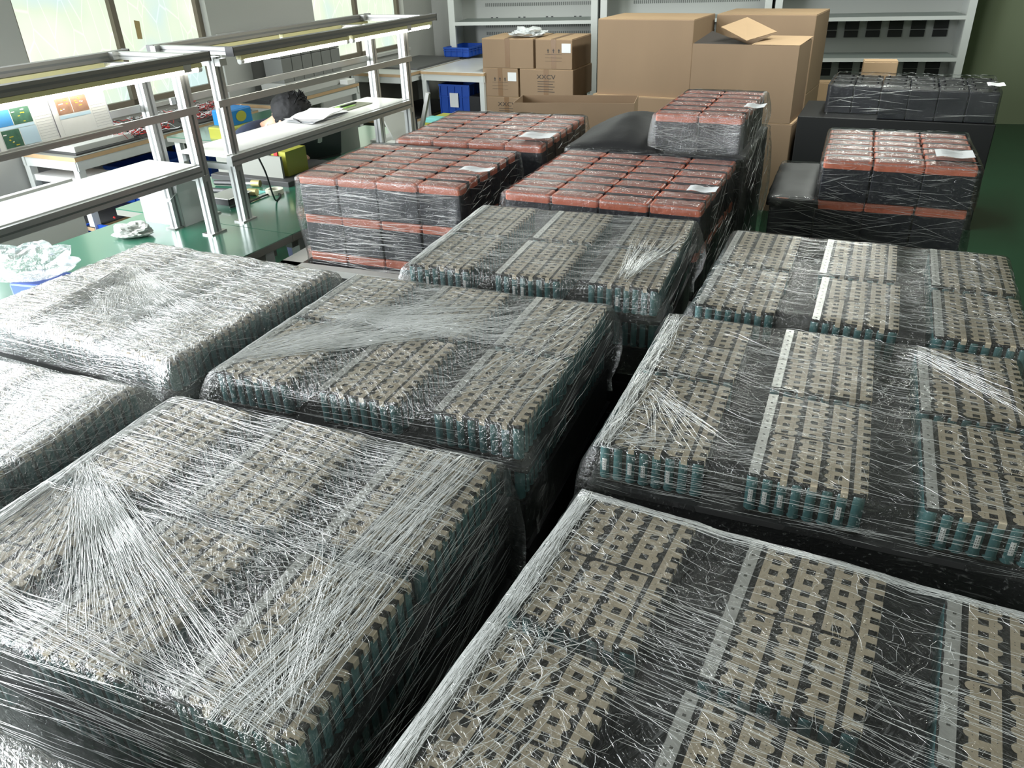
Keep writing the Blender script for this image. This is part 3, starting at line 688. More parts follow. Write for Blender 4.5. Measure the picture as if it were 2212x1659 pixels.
slip(1632, 228, 1.24, .08, .09, -R(25), 'white paper slip on the small raised red stack')
slip(2062, 332, 1.10, .13, .12, -R(23), 'white paper slip on the right-hand red stack')
slip(2152, 182, .95, .10, .14, -R(25), 'white paper slip at the right end of the all-black batteries')
slip(1030, 365, 1.095, .13, .06, -R(23), 'white paper slip at the right end of the near-left red stack')

# ------------------------------------------------------------ green benches with lamp frames and shelves (u along the bench, n across)
def bthing(name, label, cat, u, n, z=0, group=None):
    o = thing(name, label, cat, group=group); frame_mat(o, un(u, n, z), UD, -ND); return o
class LB(MB):       # boxes given in (u, n, z) relative to an origin
    def __init__(s, u, n, z=0): super().__init__(); s.o = (u, n, z)
    def b(s, u0, n0, z0, u1, n1, z1, mi=0):
        U0, N0, Z0 = s.o; return s.box(u0-U0, -(n1-N0), z0-Z0, u1-U0, -(n0-N0), z1-Z0, mi)
def bench_table(u0, u1, n0, n1, label, legs):
    t = bthing('workbench', label, 'workbench', u0, n1)
    mb = LB(u0, n1); mb.b(u0, n0, .715, u1, n1, .745, 1); mb.b(u0, n0, .745, u1, n1, .75); mb.build('table_top', [M_green, M_grey], t)
    for u, n in legs: LB(u0, n1).b(u-.025, n-.025, 0, u+.025, n+.025, .715).build('leg', M_wht2, t)
    mb = LB(u0, n1); mb.b(u0+.05, n1-.10, .66, u1-.05, n1-.06, .715); mb.b(u0+.05, n0+.06, .66, u1-.05, n0+.10, .715); mb.build('apron', M_grey, t)
    return t
bench_table(-.6, 2.598, -3.35, -2.42, 'green-topped workbench nearer the camera, under the first lamp frame', [(2.5, -2.5), (2.5, -3.25), (-.5, -2.5), (-.5, -3.25)])
bench_table(2.602, 4.75, -3.56, -2.42, 'green-topped workbench behind the near-left red stack, under the second lamp frame', [(2.72, -2.5), (2.72, -3.25), (4.65, -3.25), (4.65, -2.5)])
def profile(mb, u, n, z0, z1, su=.045, sn=.045):
    mb.b(u-su/2, n-sn/2, z0, u+su/2, n+sn/2, z1)
    for s_ in (-1, 1):
        mb.b(u-.005, n+s_*sn/2-.0006, z0, u+.005, n+s_*sn/2+.0006, z1, 1)
        mb.b(u+s_*su/2-.0006, n-.005, z0, u+s_*su/2+.0006, n+.005, z1, 1)
def lampframe(u0, u1, ur0, ur1, label, which):
    f = bthing('lamp_frame', label, 'lamp frame', u1, -2.88, .75)
    for u in (u0, u1):
        for n in (-2.775, -3.005):
            mb = LB(u1, -2.88, .75); profile(mb, u, n, .75, 1.47); mb.build('post', [M_alu, M_aludark], f)
            mb = LB(u1, -2.88, .75); mb.b(u-.045, n-.03, .75, u+.045, n+.03, .757); mb.b(u-.006, n-.03, .757, u+.006, n-.022, .80); mb.build('foot_bracket', M_steel, f)
    for n in (-2.74, -3.22):
        mb = LB(u1, -2.88, .75); mb.b(ur0, n-.022, 1.465, ur1, n+.022, 1.50); mb.b(ur0, n+.0215, 1.478, ur1, n+.0228, 1.487, 1)
        mb.b(ur0-.004, n-.023, 1.463, ur0, n+.023, 1.502, 2); mb.b(ur1, n-.023, 1.463, ur1+.004, n+.023, 1.502, 2)
        mb.build('top_rail', [M_rail, M_aludark, M_blk], f)
    for u in (ur0+.03, ur1-.06):
        mb = LB(u1, -2.88, .75); mb.b(u-.02, -3.2, 1.467, u+.02, -2.76, 1.498); mb.b(u-.0205, -3.2, 1.48, u+.0205, -2.76, 1.485, 1); mb.build('cross_rail', [M_alu, M_aludark], f)
        mb = LB(u1, -2.88, .75); mb.b(u-.05, -3.20, 1.47, u-.02, -3.17, 1.50); mb.build('corner_bracket', M_steel, f)
    for u in (u0, u1):
        mb = LB(u1, -2.88, .75); mb.b(u-.02, -3.22, 1.435, u+.02, -2.72, 1.464); mb.build('top_bracket', M_alu, f)
    for n in (-2.748, -3.035):
        mb = LB(u1, -2.88, .75); mb.b(u0-.05, n-.006, 1.268, u1+.03, n+.006, 1.297); mb.build('middle_rail', M_alu, f)
    sh = LB(u1, -2.88, .75); sh.b(u0-.05, -3.05, 1.052, u1-.03, -2.76, 1.064); s_ = sh.build('shelf', M_white, f); s_['label'] = 'bright white shelf board'
    e = LB(u1, -2.88, .75); e.b(u0-.05, -2.765, 1.015, u1-.03, -2.735, 1.060); e.b(u0-.05, -2.7352, 1.033, u1-.03, -2.7340, 1.040, 1)
    e.b(u0-.05, -3.07, 1.015, u1-.03, -3.04, 1.06); e.build('shelf_rail', [M_alu, M_aludark], f)
    for u in (u0, u1):
        a = LB(u1, -2.88, .75); a.b(u-.012, -3.03, .985, u+.012, -2.75, 1.012); a.build('shelf_bracket', M_alu, f)
    # tube lamps hung under the rails: lamps of their own
    L = (ur1-ur0-.12)/2
    for n, nm in ((-2.735, 'front'), (-3.20, 'rear')):
        for k in (0, 1):
            a0 = ur0+.04+k*(L+.03)
            lp = bthing('tube_lamp', 'glowing tube lamp under the %s rail, %s end, %s' % (nm, ('near', 'far')[k], which), 'lamp', a0, n, 1.43, 'tube lamps on the bench frames')
            mb = LB(a0, n, 1.43); mb.b(a0, n-.014, 1.446, a0+L, n+.014, 1.463); mb.build('housing', mat('yellow_lamp_housing', (.62, .58, .30), .5), lp)  # housing tinted yellow
            mb = MB(); mb.cyl((0, .008), .0105, .02, L-.02, 12, axis='x'); mb.build('tube', M_led, lp)
            for e0 in (0, L-.02):
                mb = MB(); mb.cyl((0, .008), .0125, e0, e0+.02, 12, axis='x'); mb.build('end_cap', M_white, lp)
lampframe(.20, 2.49, .0, 2.62, 'aluminium lamp frame with white shelf on the nearer green workbench', 'nearer frame')
lampframe(2.69, 4.16, 2.76, 4.46, 'aluminium lamp frame with white shelf on the far green workbench', 'far frame')
# instruction board: a leaning plate with two printed sheets in clear sleeves
t = bthing('instruction_board', 'leaning board with two printed work instruction sheets under the nearer lamp frame', 'notice board', 1.2, -2.76, 1.285)
def plate(u0, u1, z0, z1, off, m, name, par, mats=None):
    mb = MB(); k = .10
    f = lambda u, z: (u-1.2, (z-1.285)*k-off, z-1.285)
    mb.add([f(u0, z0), f(u1, z0), f(u1, z1), f(u0, z1)], [(0, 1, 2, 3)]); return mb.build(name, m, par)
bd = MB(); k = .10
f = lambda u, z, o_: (u-1.2, (z-1.285)*k-o_, z-1.285)
bd.add([f(.4, 1.287, 0), f(2.112, 1.287, 0), f(2.112, 1.452, 0), f(.4, 1.452, 0), f(.4, 1.287, -.006), f(2.112, 1.287, -.006), f(2.112, 1.452, -.006), f(.4, 1.452, -.006)], [(0, 1, 2, 3), (7, 6, 5, 4), (0, 4, 5, 1), (1, 5, 6, 2), (2, 6, 7, 3), (3, 7, 4, 0)])
bd.build('backing_plate', mat('lilac_grey_plate', (.52, .52, .60), .45), t)
lp_ = MB(); lp_.box(-.8, -.03, .0, .93, .0, .006); lp_.build('ledge', M_alu, t)
M_line = mat('fine_print', (.42, .43, .47), .8); M_bl = mat('pale_blue_note_box', (.50, .66, .80), .8)
M_pcb = mat('photo_circuit_board', (.05, .13, .09), .5, var=.5, vscale=60); M_hand = mat('photo_of_hands', (.35, .20, .14), .5, var=.45, vscale=50); M_pblue = mat('photo_blue', (.06, .25, .55), .5)
def sheet(u0, label, photos, notes):
    s_ = plate(u0, u0+.213, 1.290, 1.446, .003, M_paper, 'instruction_sheet', t); s_['label'] = label
    mb = MB()
    def rc(a, b, c, d, mi, o_=.0036):
        a, b, c, d = a*.54, b*.74, c*.54, d*.74; q = [f(u0+a, 1.290+b, o_), f(u0+c, 1.290+b, o_), f(u0+c, 1.290+d, o_), f(u0+a, 1.290+d, o_)]; mb.add(q, [(0, 1, 2, 3)], mi)
    for k_ in range(13): rc(.27, .02+k_*.0125, .385, .0212+k_*.0125, 0)
    for x_ in (.27, .385, .015): rc(x_, .015, x_+.0012, .185, 0)
    rc(.015, .185, .385, .1865, 0); rc(.15, .193, .25, .197, 0)
    for p_ in photos: rc(*p_[:4], p_[4])
    for p_ in notes: rc(*p_, 1)
    rng = random.Random(int(u0*10))
    for p_ in photos:
        if p_[4] in (2, 3):
            for q_ in range(7):
                x_, y_ = rng.uniform(p_[0]+.006, p_[2]-.03), rng.uniform(p_[1]+.006, p_[3]-.01); rc(x_, y_, x_+rng.uniform(.008, .028), y_+.004, rng.choice((5, 6)), .004)
    mb.build('printed_figures', [M_line, M_bl, M_pcb, M_hand, M_pblue, M_paper, mat('photo_yellow', (.6, .5, .05), .5)], s_)
sheet(1.893, 'sheet with two photos of hands holding a circuit', [(.02, .105, .13, .18, 3), (.135, .105, .255, .18, 3)], [(.02, .085, .255, .10)])
sheet(1.665, 'sheet with three photos of circuit boards', [(.02, .105, .12, .175, 4), (.125, .105, .255, .175, 2), (.02, .012, .14, .088, 2)], [(.02, .09, .255, .103), (.145, .012, .26, .088)])
sheet(1.437, 'third sheet mostly outside the photo', [(.02, .105, .13, .18, 2)], [(.02, .085, .255, .10)])
for u0 in (1.652, 1.880):
    s_ = MB(); s_.add([f(u0, 1.288, .006), f(u0+.012, 1.288, .006), f(u0+.012, 1.452, .006), f(u0, 1.452, .006)], [(0, 1, 2, 3)]); s_.build('sleeve_strip', M_paper, t)

# ------------------------------------------------------------ window-side tables and what is on and under them
def wtable(u0, u1, n0, n1, label, lower=True, top=.75, topm=None, matm=None, group=None):
    t = bthing('side_table', label, 'table', u0, n1, group=group)
    mb = LB(u0, n1); mb.b(u0, n0, top-.03, u1, n1, top-.004, 1); mb.b(u0, n0, top-.004, u1, n1, top); mb.build('table_top', [topm or M_grey, M_wood], t)
    for u in (u0+.03, u1-.03):
        for n in (n0+.03, n1-.03): LB(u0, n1).b(u-.025, n-.025, 0, u+.025, n+.025, top-.09).build('leg', M_wht2, t)
    mb = LB(u0, n1)
    for n in (n0+.02, n1-.02): mb.b(u0, n-.012, top-.09, u1, n+.012, top-.03)
    for u in (u0+.02, u1-.02): mb.b(u-.012, n0, top-.09, u+.012, n1, top-.03)
    mb.build('frame', M_wht2, t)
    if lower:
        mb = LB(u0, n1); mb.b(u0, n0+.03, .26, u1, n1-.01, .285); mb.b(u0, n1-.03, .20, u1, n1-.006, .26, 1); mb.b(u0, n0+.03, .285, u1, n1-.01, .29, 2); mb.build('lower_shelf', [M_wood, M_wht2, M_mat], t)
    return t
wtable(3.32, 5.02, WALLN+.02, -4.80, 'long white-framed side table under the near window, tangled wires on it')
wtable(5.22, 6.45, WALLN+.02, -4.84, 'white-framed side table under the wall between the windows', lower=False)
wtable(7.26, 8.30, -4.66, -3.93, 'white-topped table against the back wall beside the small cartons', topm=M_white)
wtable(7.0, 8.3, WALLN+.02, -4.69, 'dark-matted table under the far window', topm=M_lgrey)
bench_table(4.0, 5.1, -4.72, -3.95, 'rear green workbench behind the seated man', [(4.05, -4.0), (5.05, -4.0), (5.05, -4.66), (4.05, -4.66)])
def lbox(name, label, cat, u0, u1, n0, n1, z0, z1, m, group=None, bev=.004):
    c = un((u0+u1)/2, (n0+n1)/2, z0); mb = MB(); mb.bevbox(-(u1-u0)/2, -(n1-n0)/2, 0, (u1-u0)/2, (n1-n0)/2, z1-z0, bev)
    o = mb.build(name, m); frame_mat(o, c, UD, -ND); tag(o, label, cat, group); return o
lbox('foam_mat', 'black foam mat on the near side table', 'mat', 3.36, 4.98, -5.33, -4.83, .75, .762, M_mat)
lbox('foam_mat', 'black foam mats stacked on the table between the windows', 'mat', 5.24, 5.56, -5.3, -4.87, .75, .785, M_mat)
lbox('foam_mat', 'grey-black mat on the dark-matted table under the far window', 'mat', 7.3, 8.25, -5.3, -4.72, .75, .77, mat('grey_mat', (.10, .10, .10), .6))
lbox('tray', 'grey plastic tray stack at the near end of the near side table', 'tray', 3.38, 3.85, -5.2, -4.86, .763, .80, M_lgrey)
lbox('tray', 'white foam tray under the end of the near side table', 'tray', 3.34, 3.6, -5.3, -4.86, .56, .60, M_white)
lbox('partition_board', 'plain white panel standing on edge before the near side table', 'panel', 2.2, 2.98, -4.42, -4.38, 0, .74, mat('matt_white_panel', (.62, .62, .60), .7))
def crate(label, u, n, z, w, d, h, m=None, rz=0, group=None, cols=4):
    t = thing('storage_crate', label, 'crate', group=group); frame_mat(t, un(u, n, z), UD, -ND)
    mb = MB(); th = .006
    mb.box(-w/2, -d/2, 0, w/2, d/2, th)
    for a in ((-w/2, -d/2, w/2, -d/2+th), (-w/2, d/2-th, w/2, d/2), (-w/2, -d/2, -w/2+th, d/2), (w/2-th, -d/2, w/2, d/2)): mb.box(a[0], a[1], 0, a[2], a[3], h)
    mb.build('tub', m or M_blue, t)
    mb = MB()
    for z0, z1 in ((h-.018, h), (h*.62, h*.62+.008)):
        mb.box(-w/2-.012, -d/2-.012, z0, w/2+.012, -d/2, z1); mb.box(-w/2-.012, d/2, z0, w/2+.012, d/2+.012, z1)
        mb.box(-w/2-.012, -d/2, z0, -w/2, d/2, z1); mb.box(w/2, -d/2, z0, w/2+.012, d/2, z1)
    mb.build('rim', m or M_blue, t)
    mb = MB()
    for k in range(cols+1):
        x = -w/2+w*k/cols; mb.box(x-.005, -d/2-.010, .01, x+.005, -d/2, h-.018); mb.box(x-.005, d/2, .01, x+.005, d/2+.010, h-.018)
    for k in range(cols):
        y = -d/2+d*k/(cols-1); mb.box(-w/2-.010, y-.005, .01, -w/2, y+.005, h-.018); mb.box(w/2, y-.005, .01, w/2+.010, y+.005, h-.018)
    mb.build('ribbing', m or M_blue, t)['kind'] = 'stuff'
    return t
crate('blue ribbed crate under the near side table, far one', 4.68, -5.0, .29, .5, .34, .30)
crate('blue ribbed crate under the near side table, middle one', 4.08, -5.05, .29, .5, .34, .26)
crate('blue ribbed crate on the floor by the white panel', 3.1, -4.72, 0, .5, .34, .30)
crate('small blue parts bin on the lower shelf of the near side table', 3.95, -4.90, .29, .16, .10, .07)
cr2 = crate('blue crate of black cables standing by the first white cabinet', 8.38, -4.75, .77, .42, .30, .10, cols=5)
for k in range(3):
    pass
c3 = crate('blue crate with a white slip on the lower shelf beside the small cartons', 7.62, -4.35, .29, .46, .34, .32, cols=5)
MB().quad((-.25, -.05, .1), (-.25, .05, .1), (-.25, .05, .24), (-.25, -.05, .24)).build('slip', M_paper, c3)
lbox('black_bin', 'wide black bin on the lower shelf of the white-topped table', 'bin', 7.3, 8.2, -4.13, -3.96, .29, .52, M_blk)
def cable(label, pts, r, m, cat='cable', group=None, smooth=True):
    P_ = [Vector(p) for p in pts]
    out = []
    for i in range(len(P_)-1):
        p0, p1, p2, p3 = P_[max(i-1, 0)], P_[i], P_[i+1], P_[min(i+2, len(P_)-1)]
        for k in range(6):
            t_ = k/6; out.append(.5*((2*p1)+(p2-p0)*t_+(2*p0-5*p1+4*p2-p3)*t_*t_+(3*p1-p0-3*p2+p3)*t_**3))
    out.append(P_[-1]); c = sum(out, Vector())/len(out); c.z = min(p.z for p in out)
    mb = MB(); mb.tube([p-c for p in out], r, 6); o = mb.build('cable', m, loc=c); tag(o, label, cat, group); return o
def tangle(label, u, n, z, su, sn, h, cols, num, seed):
    t = bthing('wire_bundle', label, 'wire bundle', u, n, z); rnd = random.Random(seed)
    for m, nm, share in cols:
        mb = MB()
        for k in range(int(num*share)):
            x, y, zz = rnd.uniform(-su, su), rnd.uniform(-sn, sn), rnd.uniform(.004, h); a = rnd.uniform(0, 6.3); pts = []
            for j in range(9):
                pts.append((x, y, max(.003, zz))); a += rnd.gauss(0, .7); x += .022*math.cos(a); y += .022*math.sin(a); zz += rnd.gauss(0, .010)
                zz = min(max(zz, .003), h)
            mb.tube(pts, .0022, 4)
        mb.build(nm, m, t)
    mb = MB()
    for k in range(5): x, y = rnd.uniform(-su, su), rnd.uniform(-sn, sn); mb.box(x, y, .002, x+.03, y+.014, .014)
    mb.build('connector', M_paper if seed % 2 else M_red, t)
WR = [(M_red, 'red_wires', .4), (M_paper, 'white_wires', .35), (M_blk, 'black_wires', .25)]
tangle('tangle of mostly white wires on the window sill side of the near side table', 4.2, -5.2, .763, .32, .06, .06, [(M_paper, 'white_wires', .7), (M_red, 'red_wires', .1), (M_blk, 'black_wires', .2)], 90, 3)
tangle('red and black wires on the near end of the near side table', 3.95, -4.92, .763, .22, .06, .05, WR, 70, 4)
tangle('red, white and black wire heap on the far end of the near side table', 4.68, -5.0, .763, .2, .12, .09, WR, 110, 5)
tangle('red wires on the rear green workbench', 4.3, -4.2, .75, .10, .05, .05, WR, 40, 6)
cable('red cable hanging below the near side table', [un(3.52, -4.86, .30), un(3.54, -4.80, .2), un(3.56, -4.79, .05), un(3.6, -4.76, .01)], .008, M_red)
cable('black cable looped below the near side table', [un(3.95, -4.82, .70), un(3.9, -4.76, .5), un(3.8, -4.75, .26), un(3.7, -4.78, .22), un(3.6, -4.8, .27)], .005, M_blk)
# grey ribbed boxes and white board by the wall between the windows
q = onn(590, 125, -5.05)
lbox('white_board_panel', 'plain white board leaning at the wall left of the grey carton wall', 'board', 5.26, 5.58, -5.345, -5.32, .751, 1.28, M_lgrey)
G = mat('grey_carton', (.20, .205, .195), .6, var=.05)
for r in range(2):
    for c in range(6):
        u0 = 5.605+c*.137; z0 = .86+r*.20
        lbox('grey_carton', 'grey flat-sided carton, %s of six from the left, %s tier, between the windows' % (ORD[c], ('lower', 'upper')[r]), 'carton', u0, u0+.13, -5.2, -5.0, z0, z0+.195, G, 'grey cartons between the windows')
lbox('display_shelf', 'grey metal stand carrying the grey cartons', 'stand', 5.58, 6.44, -5.25, -4.97, .7505, .858, M_lgrey)
lbox('monitor_lamp', 'white plastic cover beside the grey cartons', 'cover', 6.30, 6.42, -4.95, -4.86, .7505, .79, M_white)
# batteries in blue and yellow film
def film_battery(label, u, n, z, w, d, h, m, m2=None, grp=None):
    t = bthing('battery_pack', label, 'battery pack', u, n, z, grp)
    mb = MB(); mb.bevbox(-w/2, -d/2, 0, w/2, d/2, h, .012); mb.build('wrapped_case', m, t)
    if m2: mb = MB(); mb.bevbox(-w/2-.006, -d/2+.01, h-.02, -w/2+w*.35, d/2-.01, h+.012, .006); mb.build('end_cap', m2, t)
    return t
t = film_battery('bright blue battery pack with a yellow oval on the rear workbench', 4.22, -4.28, .827, .22, .16, .10, M_blue2)
mb = MB(); mb.cyl((0, 0), .035, -.0012, 0, 20, axis='y'); o = mb.build('oval_mark', M_yel, t); o.location = (0, -.081, .05); o.scale = (1.4, 1, 1)
film_battery('yellow battery pack under the bright blue one on the rear workbench', 4.20, -4.26, .75, .30, .2, .075, M_yel)
film_battery('yellow battery pack with aqua end standing behind the far lamp frame', 5.62, -3.30, .42, .30, .44, .24, M_yel, M_aqua)
film_battery('second yellow battery pack with aqua end, partly behind the far right post', 5.86, -2.86, .42, .30, .40, .20, M_yel, M_aqua)
lbox('low_stand', 'low grey stand under the two yellow battery packs', 'stand', 5.42, 6.05, -3.56, -2.62, 0, .418, M_grey)
# open battery with boards on the bench
t = bthing('open_battery_pack', 'opened yellow battery pack with circuit boards and red wires in a grey case', 'battery pack', 3.40, -3.25, .778)
mb = MB(); mb.box(-.08, -.21, 0, .09, .21, .13); mb.build('yellow_core', M_yel, t)
mb = MB(); mb.box(-.125, -.21, 0, -.11, .26, .115); mb.box(-.11, .245, 0, .115, .26, .115); mb.build('grey_case', M_grey, t)
mb = MB(); mb.box(-.09, -.12, .13, .07, .2, .150); mb.build('circuit_board', mat('circuit_board', (.10, .22, .15), .4, var=.6, vscale=50), t)
mb = MB()
for k in range(7): mb.box(-.088, -.16+k*.055, .06, -.079, -.135+k*.055, .131, k % 2)
mb.build('cell_tab', [M_red, M_blk], t)
rnd = random.Random(9)
for m, nm in ((M_red, 'red_wire'), (M_blk, 'black_wire'), (M_paper, 'white_wire')):
    mb = MB()
    for k in range(10):
        x, y = rnd.uniform(-.1, .08), rnd.uniform(-.1, .18); mb.tube([(x, y, .15), (x+rnd.uniform(-.03, .03), y+.02, .18+rnd.uniform(0, .02)), (x+rnd.uniform(-.05, .02), y+rnd.uniform(.0, .06), .17), (x-.03, y+rnd.uniform(-.03, .06), .15)], .003, 5)
    mb.build(nm, m, t)
lbox('black_tray', 'black rubber mat under the opened battery pack', 'mat', 3.22, 3.70, -3.52, -2.96, .75, .7775, M_mat)
# laptop
t = bthing('laptop', 'open black laptop seen from behind on the far workbench', 'laptop', 3.80, -3.22, .75)
mb = MB(); mb.bevbox(-.15, -.02, 0, .15, .22, .018, .008); mb.build('keyboard_base', M_blk, t)
mb = MB(); mb.bevbox(-.15, -.004, 0, .15, .004, .215, .003); s_ = mb.build('screen_lid', M_blk, t); s_.rotation_euler = (R(12), 0, 0); s_.location = (0, -.02, .016)
mb = MB(); mb.add([(-.016, -.0046, .092), (.0, -.0046, .088), (.014, -.0046, .094), (.016, -.0046, .118), (.002, -.0046, .124), (-.014, -.0046, .118)], [(0, 1, 2, 3, 4, 5)]); mb.build('emblem', M_lgrey, s_)
t.matrix_world = t.matrix_world @ Matrix.Rotation(R(-20), 4, 'Z')
cable('blue network cable beside the laptop', [un(3.5, -3.0, .758), un(3.58, -2.93, .80), un(3.68, -2.95, .76), un(3.75, -3.05, .757), un(3.6, -3.02, .757)], .0035, M_blue)
# tape roll, tools, small box, carton, tissue, bags
def ring(label, q, r0, r1, h, m):
    mb = MB(); n = 32; vs = []
    for z in (0, h):
        for r_ in (r0, r1): vs += [(r_*math.cos(2*PI*i/n), r_*math.sin(2*PI*i/n), z) for i in range(n)]
    fs = []
    for i in range(n):
        j = (i+1) % n; fs += [(i, j, n+j, n+i), (2*n+i, 3*n+i, 3*n+j, 2*n+j), (i, 2*n+i, 2*n+j, j), (n+i, n+j, 3*n+j, 3*n+i)]
    mb.add(vs, fs, 0, False); return tag(mb.build('tape_roll', m, loc=q), label, 'tape roll')
q = bp(594, 418, .75); ring('roll of cream masking tape lying on the far green workbench', (q.x, q.y, .7505), .030, .046, .024, mat('cream_tape', (.68, .66, .55), .6))
lbox('blue_scrap', 'pale green square scrap beside the tape roll', 'card', 3.05, 3.12, -3.08, -3.02, .7503, .752, M_aqua)
def tool(px, py, ln, rz, label):
    q = bp(px, py, .75); t = thing('crimping_tool', label, 'hand tool', (q.x, q.y, .7505), rz)
    mb = MB(); mb.cyl((0, .016), .014, -ln/2, ln*.1, 12, axis='x'); mb.build('grip', M_blk, t)
    mb = MB(); mb.cyl((0, .016), .009, ln*.1, ln*.36, 10, axis='x'); mb.build('shaft', M_steel, t)
    mb = MB(); mb.cyl((0, .018), .018, ln*.36, ln*.55, 14, axis='x'); mb.build('head', mat('brass_cap', (.42, .36, .16), .4, .5), t)
tool(512, 402, .26, -.25, 'black-handled tool with a metal head, rear one beside the post')
tool(505, 420, .26, -.30, 'black-handled tool with a metal head, front one beside the post')
lbox('small_device', 'small black device with a silver lid on the bench behind the right post', 'device', 2.84, 2.99, -3.16, -3.02, .7503, .785, M_blk)
lbox('aluminium_lid', 'flat silver plate on the small black device', 'plate', 2.82, 2.99, -3.15, -3.0, .787, .791, M_steel)
cable('black cable from the shelf looping onto the green bench by the tape roll', [un(2.86, -2.80, 1.03), un(2.88, -2.78, .93), un(2.92, -2.80, .82), un(2.98, -2.84, .757), un(3.08, -2.90, .756), un(3.06, -2.96, .757), un(2.92, -2.96, .756), un(2.80, -2.98, .757)], .0045, M_blk)
t = bthing('open_carton', 'open white-grey carton with raised flap behind the bench posts', 'carton', 2.60, -3.10, .75)
mb = MB(); w_, d_, h_ = .10, .13, .16
for a in ((-w_, -d_, -w_+.003, d_), (w_-.003, -d_, w_, d_), (-w_, -d_, w_, -d_+.003), (-w_, d_-.003, w_, d_)): mb.box(a[0], a[1], 0, a[2], a[3], h_)
mb.build('carton_walls', mat('white_grey_board', (.52, .53, .52), .65), t)
mb = MB(); mb.add([(-w_, -d_, h_), (w_, -d_, h_), (w_*.9, -d_-.015, h_+.11), (-w_*.9, -d_-.015, h_+.11)], [(0, 1, 2, 3)]); mb.add([(-w_, -d_, h_), (-w_, d_, h_), (-w_-.05, d_*.9, h_-.03), (-w_-.05, -d_*.9, h_-.03)], [(0, 1, 2, 3)]); mb.build('flap', MATS['white_grey_board'], t)
def crumple(name, label, cat, q, sx, sy, sz, m, seed, sub=4, rough=.35):
    bm = bmesh.new(); bmesh.ops.create_icosphere(bm, subdivisions=sub, radius=1)
    for v in bm.verts:
        p = v.co.copy(); n1 = noise.noise(p*1.6+Vector((seed, 0, 0))); n2 = 1-abs(noise.noise(p*3.4+Vector((0, seed, 0))))*2; n3 = 1-abs(noise.noise(p*8+Vector((0, 0, seed))))*2
        f_ = 1+rough*n1+.16*rough*n3+.35*rough*n2
        v.co = Vector((p.x*sx*f_, p.y*sy*f_, max(0, (p.z*.5+.42)*sz*2*f_) if p.z > -.8 else 0))
    me = bpy.data.meshes.new(name); bm.to_mesh(me); bm.free(); me.materials.append(m); me.polygons.foreach_set('use_smooth', [False]*len(me.polygons))
    o = bpy.data.objects.new(name, me); COL.objects.link(o); o.location = q; tag(o, label, cat); return o
q = bp(287, 510, .75); crumple('crumpled_cloth', 'crumpled white-grey cloth on the near green workbench', 'cloth', (q.x, q.y, .751), .085, .055, .026, mat('soft_white_cloth', (.50, .50, .48), .85), 3, rough=.42)
q = bp(78, 625, .75); o = crumple('plastic_bag', 'clear crumpled plastic bag on the near green workbench at the left edge', 'plastic bag', (q.x, q.y, .80), .15, .09, .055, film('bag_film', haze=.20, crease=.35, ang=30, ang2=100, gloss=.16), 8, rough=.5)
q2 = bp(128, 608, .75); lbox('blue_lid', 'blue plastic lid under the clear plastic bag', 'lid', 0, 0, 0, 0, 0, 0, M_blue) if False else None
mb = MB(); mb.bevbox(-.10, -.08, 0, .13, .07, .048, .012); tag(mb.build('blue_tray', M_blue, loc=(q.x+.05, q.y, .7505), rz=-.3), 'blue plastic tray mostly hidden under the clear plastic bag', 'tray')
# on the shelves
def paper_stack(label, u, n, z, w, d, num, seed):
    t = bthing('paper_stack', label, 'papers', u, n, z); rnd = random.Random(seed)
    for k in range(num):
        mb = MB(); nx = 8; vs = []
        for i in range(nx+1):
            for y in (-d/2, d/2): vs.append((-w/2+w*i/nx, y, .004*math.sin(i*.9+k)+.004*(i/nx)**2))
        mb.add(vs, [(2*i, 2*i+2, 2*i+3, 2*i+1) for i in range(nx)], 0, True)
        o = mb.build('sheet', M_paper, t); o.location = (rnd.uniform(-.01, .01), rnd.uniform(-.01, .01), .004+.0035*k); o.rotation_euler = (0, 0, rnd.gauss(0, .12))
    mb = MB(); mb.tube([(-w/2, -.02, .004), (-w/2-.012, 0, .02), (-w/2, .03, .022)], .004, 5); mb.build('binder_clip', M_blk, t)
paper_stack('stack of curled white papers on the far bench shelf near the seated man', 3.48, -2.92, 1.065, .30, .20, 6, 4)
lbox('clipboard', 'dark clipboard with a green label on the far bench shelf', 'clipboard', 3.70, 3.95, -3.02, -2.88, 1.0648, 1.069, mat('olive_board', (.16, .17, .12), .5))
lbox('green_card', 'green card lying on the dark clipboard', 'card', 3.74, 3.84, -3.0, -2.92, 1.0695, 1.073, mat('leaf_green_card', (.22, .42, .08), .5))
lbox('pen', 'black marker lying across the green card', 'pen', 3.73, 3.88, -2.955, -2.945, 1.0735, 1.082, M_blk, bev=.002)
# grey instrument arm, router-like white box on the far bench
t = bthing('test_instrument', 'light grey tilted instrument panel with braces beyond the laptop', 'instrument', 4.45, -3.05, .75)
mb = MB(); mb.box(-.18, -.10, 0, .16, .12, .02); mb.build('foot_plate', M_lgrey, t)
mb = MB(); mb.bevbox(-.17, -.006, 0, .15, .006, .24, .003); o = mb.build('panel', M_lgrey, t); o.rotation_euler = (R(-28), 0, 0); o.location = (0, -.06, .02)
mb = MB(); mb.box(-.012, -.012, 0, .012, .012, .26); o = mb.build('brace', M_steel, t); o.rotation_euler = (R(18), 0, 0); o.location = (.17, -.05, .02)
for k in range(2): MB().cyl((-.05+.05*k, -.13), .006, .0, .14, 8).build('antenna', M_blk, t)
lbox('white_router', 'white network box with lights between the laptop and the grey instrument', 'network box', 4.08, 4.24, -2.98, -2.86, .7503, .79, M_white)
crumple('component_heap', 'heap of black and silver components above the laptop', 'components', un(4.05, -3.24, .93), .10, .06, .02, mat('mixed_components', (.12, .12, .12), .4, var=.9, vscale=90), 5, sub=3)
lbox('component_tray', 'narrow tray holding the component heap', 'tray', 3.95, 4.16, -3.31, -3.17, .75, .93, M_grey)

